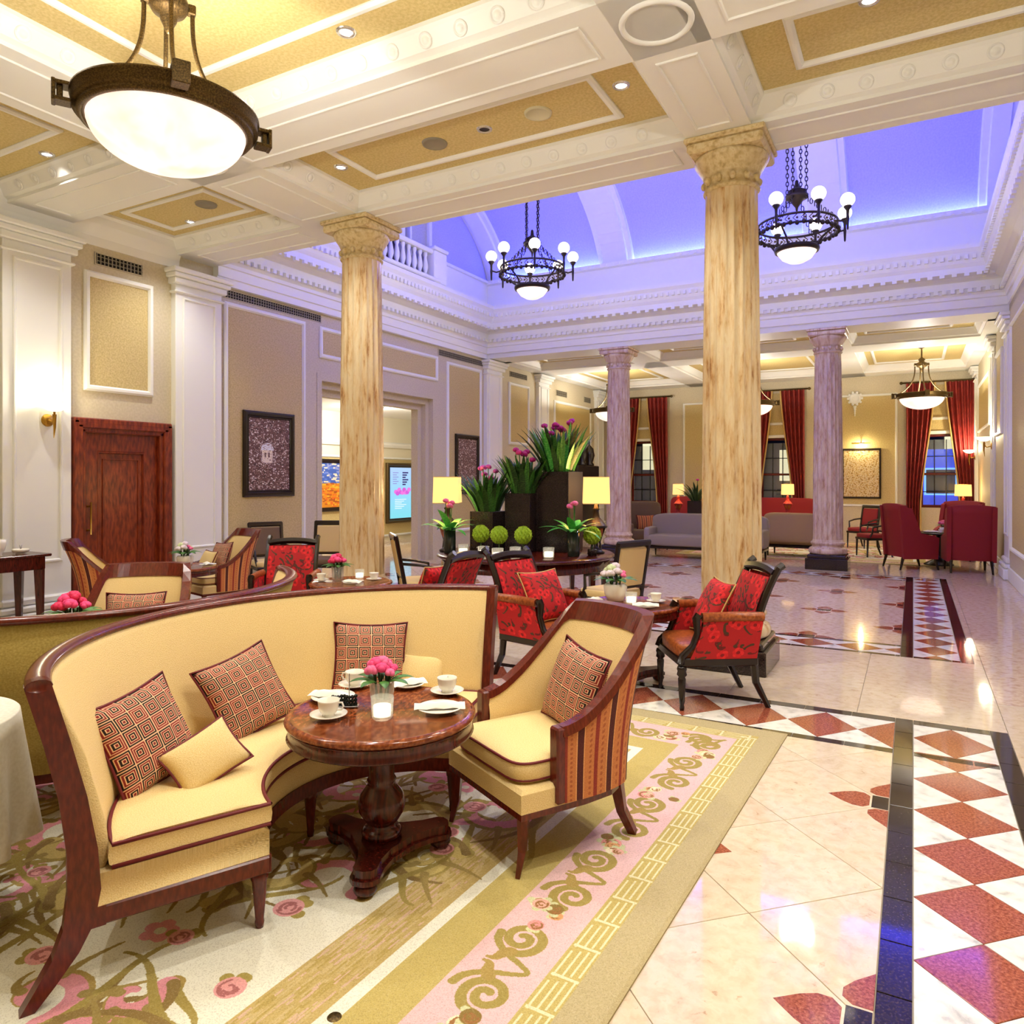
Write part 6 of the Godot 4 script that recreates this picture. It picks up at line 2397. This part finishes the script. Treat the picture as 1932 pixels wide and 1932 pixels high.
	for q in [[-4.52, -7.06], [-4.2, -6.98], [-3.85, -7.08], [-3.5, -7.2], [-3.95, -6.86]]:
		votive(["candle glass before the low planter on the flower table", "candle glass before the middle planter", "candle glass before the tall planter", "candle glass beside the right cylinder vase", "candle glass at the front edge of the flower table"][i], Vector3(q[0], y, q[1]), "candles on the flower table", 1.35)
		i += 1
	side_chair("dark_side_chair", "dark framed chair with cream back pad at the right of the flower table", Vector3(-2.78, 0, -7.2), -112.0, M.cream_fabric)
	side_chair("dark_side_chair", "dark framed chair with cream back pad between the flower table and the left column", Vector3(-4.95, 0, -6.85), 135.0, M.cream_fabric)
	side_chair("dark_side_chair", "dark framed chair seen through the flower table's legs", Vector3(-4.9, 0, -8.9), 30.0, M.tan_fabric)

func far_lounge():
	lounge_sofa("grey_sofa", "long grey tweed sofa facing the atrium between the pinkish columns", Vector3(-3.72, 0, -14.95), 0.0, 2.4, M.grey_fabric)
	lounge_sofa("brown_sofa", "brown armchair-like sofa with an orange cushion, behind the grey sofa", Vector3(-5.45, 0, -16.3), 40.0, 1.0, M.brown_fabric, 1.1)
	lounge_sofa("tan_sofa", "tan sofa with its back turned, left of the pinkish column by the wing chairs", Vector3(-2.2, 0, -16.4), 175.0, 1.1, M.tan_fabric, 0.92)
	lounge_sofa("red_banquette", "low red banquette under the middle far window", Vector3(-3.3, 0, -20.5), 0.0, 2.3, M.red_fabric, 1.12)
	lounge_sofa("red_loveseat", "red loveseat under the left far window", Vector3(-5.3, 0, -19.6), 0.0, 1.2, M.red_fabric, 1.15)
	pillow("orange_cushion", "orange striped cushion on the brown sofa behind the grey one", pillow_mesh(0.42, 0.36, 0.14, M.stripe), Vector3(-5.4, 0.62, -16.18), 35.0, 15.0, 0.0, "", Vector2(0.42, 0.36))
	wing_chair("red wing chair turned sideways, with the round dark table beside it", Vector3(-0.05, 0, -15.15), 118.0)
	wing_chair("red wing chair seen from behind, against the right pilaster", Vector3(0.84, 0, -15.02), 186.0)
	wing_chair("red wing chair facing the camera side, behind the round dark table", Vector3(0.8, 0, -17.3), -20.0)
	var t = thing("round_dark_table", "round dark table with tea things between the red wing chairs", "table", Vector3(0.42, 0, -15.9))
	var st := new_st(true)
	lathe(st, [[0.0, 0.62], [0.38, 0.62], [0.4, 0.61], [0.39, 0.59], [0.05, 0.585], [0.04, 0.2], [0.08, 0.12], [0.25, 0.03], [0.25, 0.0], [0.0, 0.0]], 32)
	part("pedestal_top", st, M.wood_black, t)
	posy("pink posy on the round dark table between the wing chairs", Vector3(0.5, 0.62, -15.9), [bloom_mesh(M.rose_pink, 0.035)], 1.2, "", false, 7)
	napkin_plate("white napkin on the round dark table between the wing chairs", Vector3(0.3, 0.62, -15.8), 0.0, "tea things between the wing chairs", 0.12)
	cup_and_saucer("teacup on the round dark table between the wing chairs", Vector3(0.45, 0.62, -15.65), 0.0, "tea things between the wing chairs")
	side_chair("far_side_chair", "dark framed chair with tan back beside the pinkish column", Vector3(-0.75, 0, -17.0), -60.0, M.tan_fabric, M.red_fabric)
	side_chair("far_side_chair", "dark framed chair with wine-red seat under the gold painting", Vector3(-1.05, 0, -19.0), -35.0, M.red_fabric)
	var fr = thing("lounge_rug", "gold and ivory patterned rug under the far lounge chairs", "rug", Vector3(0.75, 0, -15.6), 0.0)
	st = new_st()
	quad(st, Vector3(0, 0.008, 0), Vector3(0, 0.008, -4.8), Vector3(-5.3, 0.008, -4.8), Vector3(-5.3, 0.008, 0), Vector2(0, 0), Vector2(0, 1), Vector2(1, 1), Vector2(1, 0))
	part("pile", st, M.rug, fr)
	st = new_st()
	slab(st, rect2(-5.3, -4.8, 0.0, 0.0), 0.0005, 0.0075)
	part("backing", st, mat("#a8986a", 0.95), fr)
	# tables and lamps in the far lounge
	for q in [[-5.15, -18.0, "near the left far window"], [-2.75, -19.3, "beside the near column"], [1.0, -19.6, "beside the right far window"]]:
		var e = thing("end_table", "small dark end table carrying a lamp, " + q[2], "table", Vector3(q[0], 0, q[1]), 0.0, "end tables in the far lounge")
		st = new_st()
		box(st, Vector3(0, 0.72, 0), Vector3(0.5, 0.03, 0.5), 0.006)
		part("tabletop", st, M.wood_black, e)
		for s in [[-1, -1], [1, -1], [-1, 1], [1, 1]]:
			st = new_st()
			tube(st, [Vector3(s[0] * 0.21, 0.71, s[1] * 0.21), Vector3(s[0] * 0.21, 0, s[1] * 0.21)], [0.022, 0.014], 4)
			part("leg", st, M.wood_black, e)
		table_lamp("lamp with glowing shade on the end table " + q[2], Vector3(q[0], 0.735, q[1]), 20.0, 0.85, true)
	var p = thing("floor_planter", "dark square floor planter with dark green leaves by the near column", "planter", Vector3(-4.6, 0, -17.6))
	st = new_st()
	box(st, Vector3(0, 0.55, 0), Vector3(0.34, 1.1, 0.34), 0.01)
	part("body", st, M.planter, p)
	leafy_plant("far_plant", "dark green leafy plant in the floor planter of the far lounge", Vector3(-4.6, 1.1, -17.6), [leaf_mesh(M.leaf_dark, 1.0, 0.03, 0.8)], bloom_mesh(M.magenta, 0.04, 6), 30, 2, Vector2(0.14, 0.14), 0.55, 0.5)
	# gold painting with picture light
	var g = thing("gold_painting", "pale gold painting under a brass picture light on the far wall", "picture", Vector3(-1.2, 1.77, BACK + 0.02))
	st = new_st()
	frame(st, Vector3.ZERO, Vector3(0.47, 0, 0), Vector3(0, 0.66, 0), Vector3(0, 0, 1), 0.05, 0.05)
	part("frame", st, M.wood_black, g)
	st = new_st()
	box(st, Vector3(0, 0, 0.005), Vector3(0.85, 1.23, 0.02))
	part("canvas", st, M.gold_painting, g)
	var pl = thing("picture_light", "brass picture light over the pale gold painting", "wall lamp", Vector3(-1.2, 2.56, BACK + 0.02))
	st = new_st(true)
	tube(st, [Vector3(-0.22, 0, 0.16), Vector3(0.22, 0, 0.16)], 0.02, 8)
	tube(st, [Vector3(0, 0.02, 0.0), Vector3(0, 0.05, 0.08), Vector3(0, 0.0, 0.16)], 0.01, 6)
	part("hood", st, M.brass, pl)
	glow(pl, Vector3(0, -0.04, 0.17), 0.35, Color("#fff0c0"), 0.03)
	# framed prints on the left wall
	wall_picture("framed_print", "dark framed brown print with a pale dome shape, left of the wide opening", LEFT - 0.07, -7.34, -8.33, 1.36, 2.62, M.etching, M.wood_black)
	wall_picture("framed_print", "dark framed mottled brown print right of the wide opening", LEFT - 0.07, -12.9, -13.85, 1.3, 2.58, M.etching2, M.wood_black)
	var cab = thing("carved_cabinet", "tall dark carved cabinet top showing behind the planters", "cabinet", Vector3(-8.2, 0, -19.0))
	st = new_st()
	box(st, Vector3(0, 1.0, 0), Vector3(0.45, 2.0, 1.5), 0.02)
	part("body", st, M.wood_black, cab)
	st = new_st(true)
	for k in [-0.55, 0.0, 0.55]:
		lathe(st, [[0.0, 2.75], [0.02, 2.7], [0.03, 2.6], [0.12, 2.5], [0.16, 2.3], [0.1, 2.1], [0.14, 2.05], [0.14, 2.0], [0.0, 2.0]], 12, Vector3(0, 0, k))
	part("finial", st, M.wood_black, cab)

func beyond():
	# lobby: screen and painting
	var img := Image.create(128, 256, false, Image.FORMAT_RGBA8)
	for yy in 256:
		img.fill_rect(Rect2i(0, yy, 128, 1), Color("#a8c4f4").lerp(Color("#7ad0dc"), yy / 255.0))
	for k in 9:
		disc(img, 34 + k * 10, 122 + 10 * sin(k * 2.2), 11, Color("#c85ac8") if k % 2 else Color("#e070d0"))
	for k in 6:
		img.fill_rect(Rect2i(74, 22 + k * 12, 36 - (k % 3) * 8, 7), Color("#3c3468"))
		img.fill_rect(Rect2i(16, 24 + k * 11, 34 - (k % 2) * 10, 4), Color("#8a8ac4"))
		img.fill_rect(Rect2i(28, 160 + k * 9, 70 - (k % 3) * 14, 3), Color("#e8f0ff"))
	var sc = thing("information_screen", "tall lit information screen with pink flowers in a bronze frame, in the lobby", "screen", Vector3(-12.17, 1.25, -15.85))
	var st := new_st()
	frame(st, Vector3.ZERO, Vector3(0, 0, 0.62), Vector3(0, 0.8, 0), Vector3(1, 0, 0), 0.08, 0.07)
	part("frame", st, M.bronze, sc)
	st = new_st()
	box(st, Vector3(0.01, 0, 0), Vector3(0.02, 1.5, 1.12))
	part("bezel", st, M.wood_black, sc)
	var m := StandardMaterial3D.new()
	m.albedo_color = Color.BLACK
	m.emission_enabled = true
	m.emission_operator = BaseMaterial3D.EMISSION_OP_MULTIPLY
	m.emission = Color.WHITE
	m.emission_texture = ImageTexture.create_from_image(img)
	m.emission_energy_multiplier = 0.9
	st = new_st()
	quad(st, Vector3(0.025, -0.68, 0.46), Vector3(0.025, -0.68, -0.46), Vector3(0.025, 0.68, -0.46), Vector3(0.025, 0.68, 0.46), Vector2(0, 1), Vector2(1, 1), Vector2(1, 0), Vector2(0, 0))
	part("screen", st, m, sc)
	var land := Image.create(96, 96, false, Image.FORMAT_RGBA8)
	land.fill(Color("#3a5ab0"))
	land.fill_rect(Rect2i(0, 44, 96, 52), Color("#d88a1c"))
	rng.seed = 5
	for k in 260:
		var yy := rng.randi_range(0, 92)
		land.fill_rect(Rect2i(rng.randi_range(0, 92), yy, rng.randi_range(3, 12), 3), [Color("#e8d8c0"), Color("#5a7ad0"), Color("#8a92c8")][k % 3] if yy < 42 else [Color("#f0b030"), Color("#a8501c"), Color("#e06a20")][k % 3])
	wall_picture("lobby_painting", "small orange and blue landscape in the lobby, left of the column", -12.18, -12.7, -14.1, 0.85, 2.1, pic(land, 0.5), M.wood_black)
	# street outside the far windows
	var gr = thing("street", "dark wet street outside the far windows", "street", Vector3(0, 0, 0))
	st = new_st()
	box(st, Vector3(-3.5, -0.12, -28.0), Vector3(40, 0.1, 13.0))
	part("asphalt", st, M.night, gr)
	gr.set_meta("kind", "structure")
	var f = thing("street_facade", "dark building front across the street outside the windows", "building", Vector3(-3.5, 0, -33.0))
	st = new_st()
	box(st, Vector3(0, 4.0, 0), Vector3(40, 8.0, 1.0))
	part("wall", st, M.facade, f)
	for k in 14:
		st = new_st()
		box(st, Vector3(-13.0 + 2.0 * k, 2.2 + (k % 2) * 0.5, 0.52), Vector3(0.9, 1.3, 0.05))
		part("lit_window", st, M.window_light if k % 3 != 1 else M.night, f)
	var b = thing("blue_bus", "blue lit bus passing outside the right far window", "bus", Vector3(1.6, 0, -25.6))
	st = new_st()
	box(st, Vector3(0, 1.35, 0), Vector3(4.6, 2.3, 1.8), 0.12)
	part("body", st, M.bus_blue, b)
	for k in 5:
		st = new_st()
		box(st, Vector3(-1.8 + 0.9 * k, 1.55, 0.91), Vector3(0.75, 0.7, 0.04), 0.02)
		part("bus_window", st, mat("#0d2a8a", 0.1), b)
		st = new_st()
		frame(st, Vector3(-1.8 + 0.9 * k, 1.55, 0.915), Vector3(0.42, 0, 0), Vector3(0, 0.4, 0), Vector3(0, 0, 1), 0.05, 0.03)
		part("window_light_trim", st, M.bus_trim, b)
	for k in [-1.5, 1.5]:
		st = new_st(true)
		T = Transform3D(Basis(Vector3.RIGHT, PI / 2), Vector3(k, 0.32, 0.85))
		lathe(st, [[0.0, -0.1], [0.3, -0.1], [0.32, 0.0], [0.3, 0.1], [0.0, 0.1]], 20)
		T = Transform3D.IDENTITY
		part("wheel", st, M.wood_black, b)
	var car = thing("parked_car", "parked dark car with yellow lamps outside the middle far window", "car", Vector3(-3.2, 0, -24.6))
	st = new_st(true)
	soft_box(st, Vector3(0, 0.6, 0), Vector3(2.6, 0.7, 1.5), 0.3)
	soft_box(st, Vector3(0.1, 1.05, 0), Vector3(1.5, 0.6, 1.3), 0.4)
	part("body", st, mat("#1c2a58", 0.2), car)
	for k in [-0.55, 0.0]:
		st = new_st(true)
		ball(st, Vector3(k, 0.95, 0.78), Vector3(0.13, 0.08, 0.04), 10, 6)
		part("lamp", st, M.car_lamp, car)
	for k in [-0.85, 0.85]:
		st = new_st(true)
		T = Transform3D(Basis(Vector3.RIGHT, PI / 2), Vector3(k, 0.3, 0.7))
		lathe(st, [[0.0, -0.08], [0.28, -0.08], [0.3, 0.0], [0.28, 0.08], [0.0, 0.08]], 16)
		T = Transform3D.IDENTITY
		part("wheel", st, M.wood_black, car)
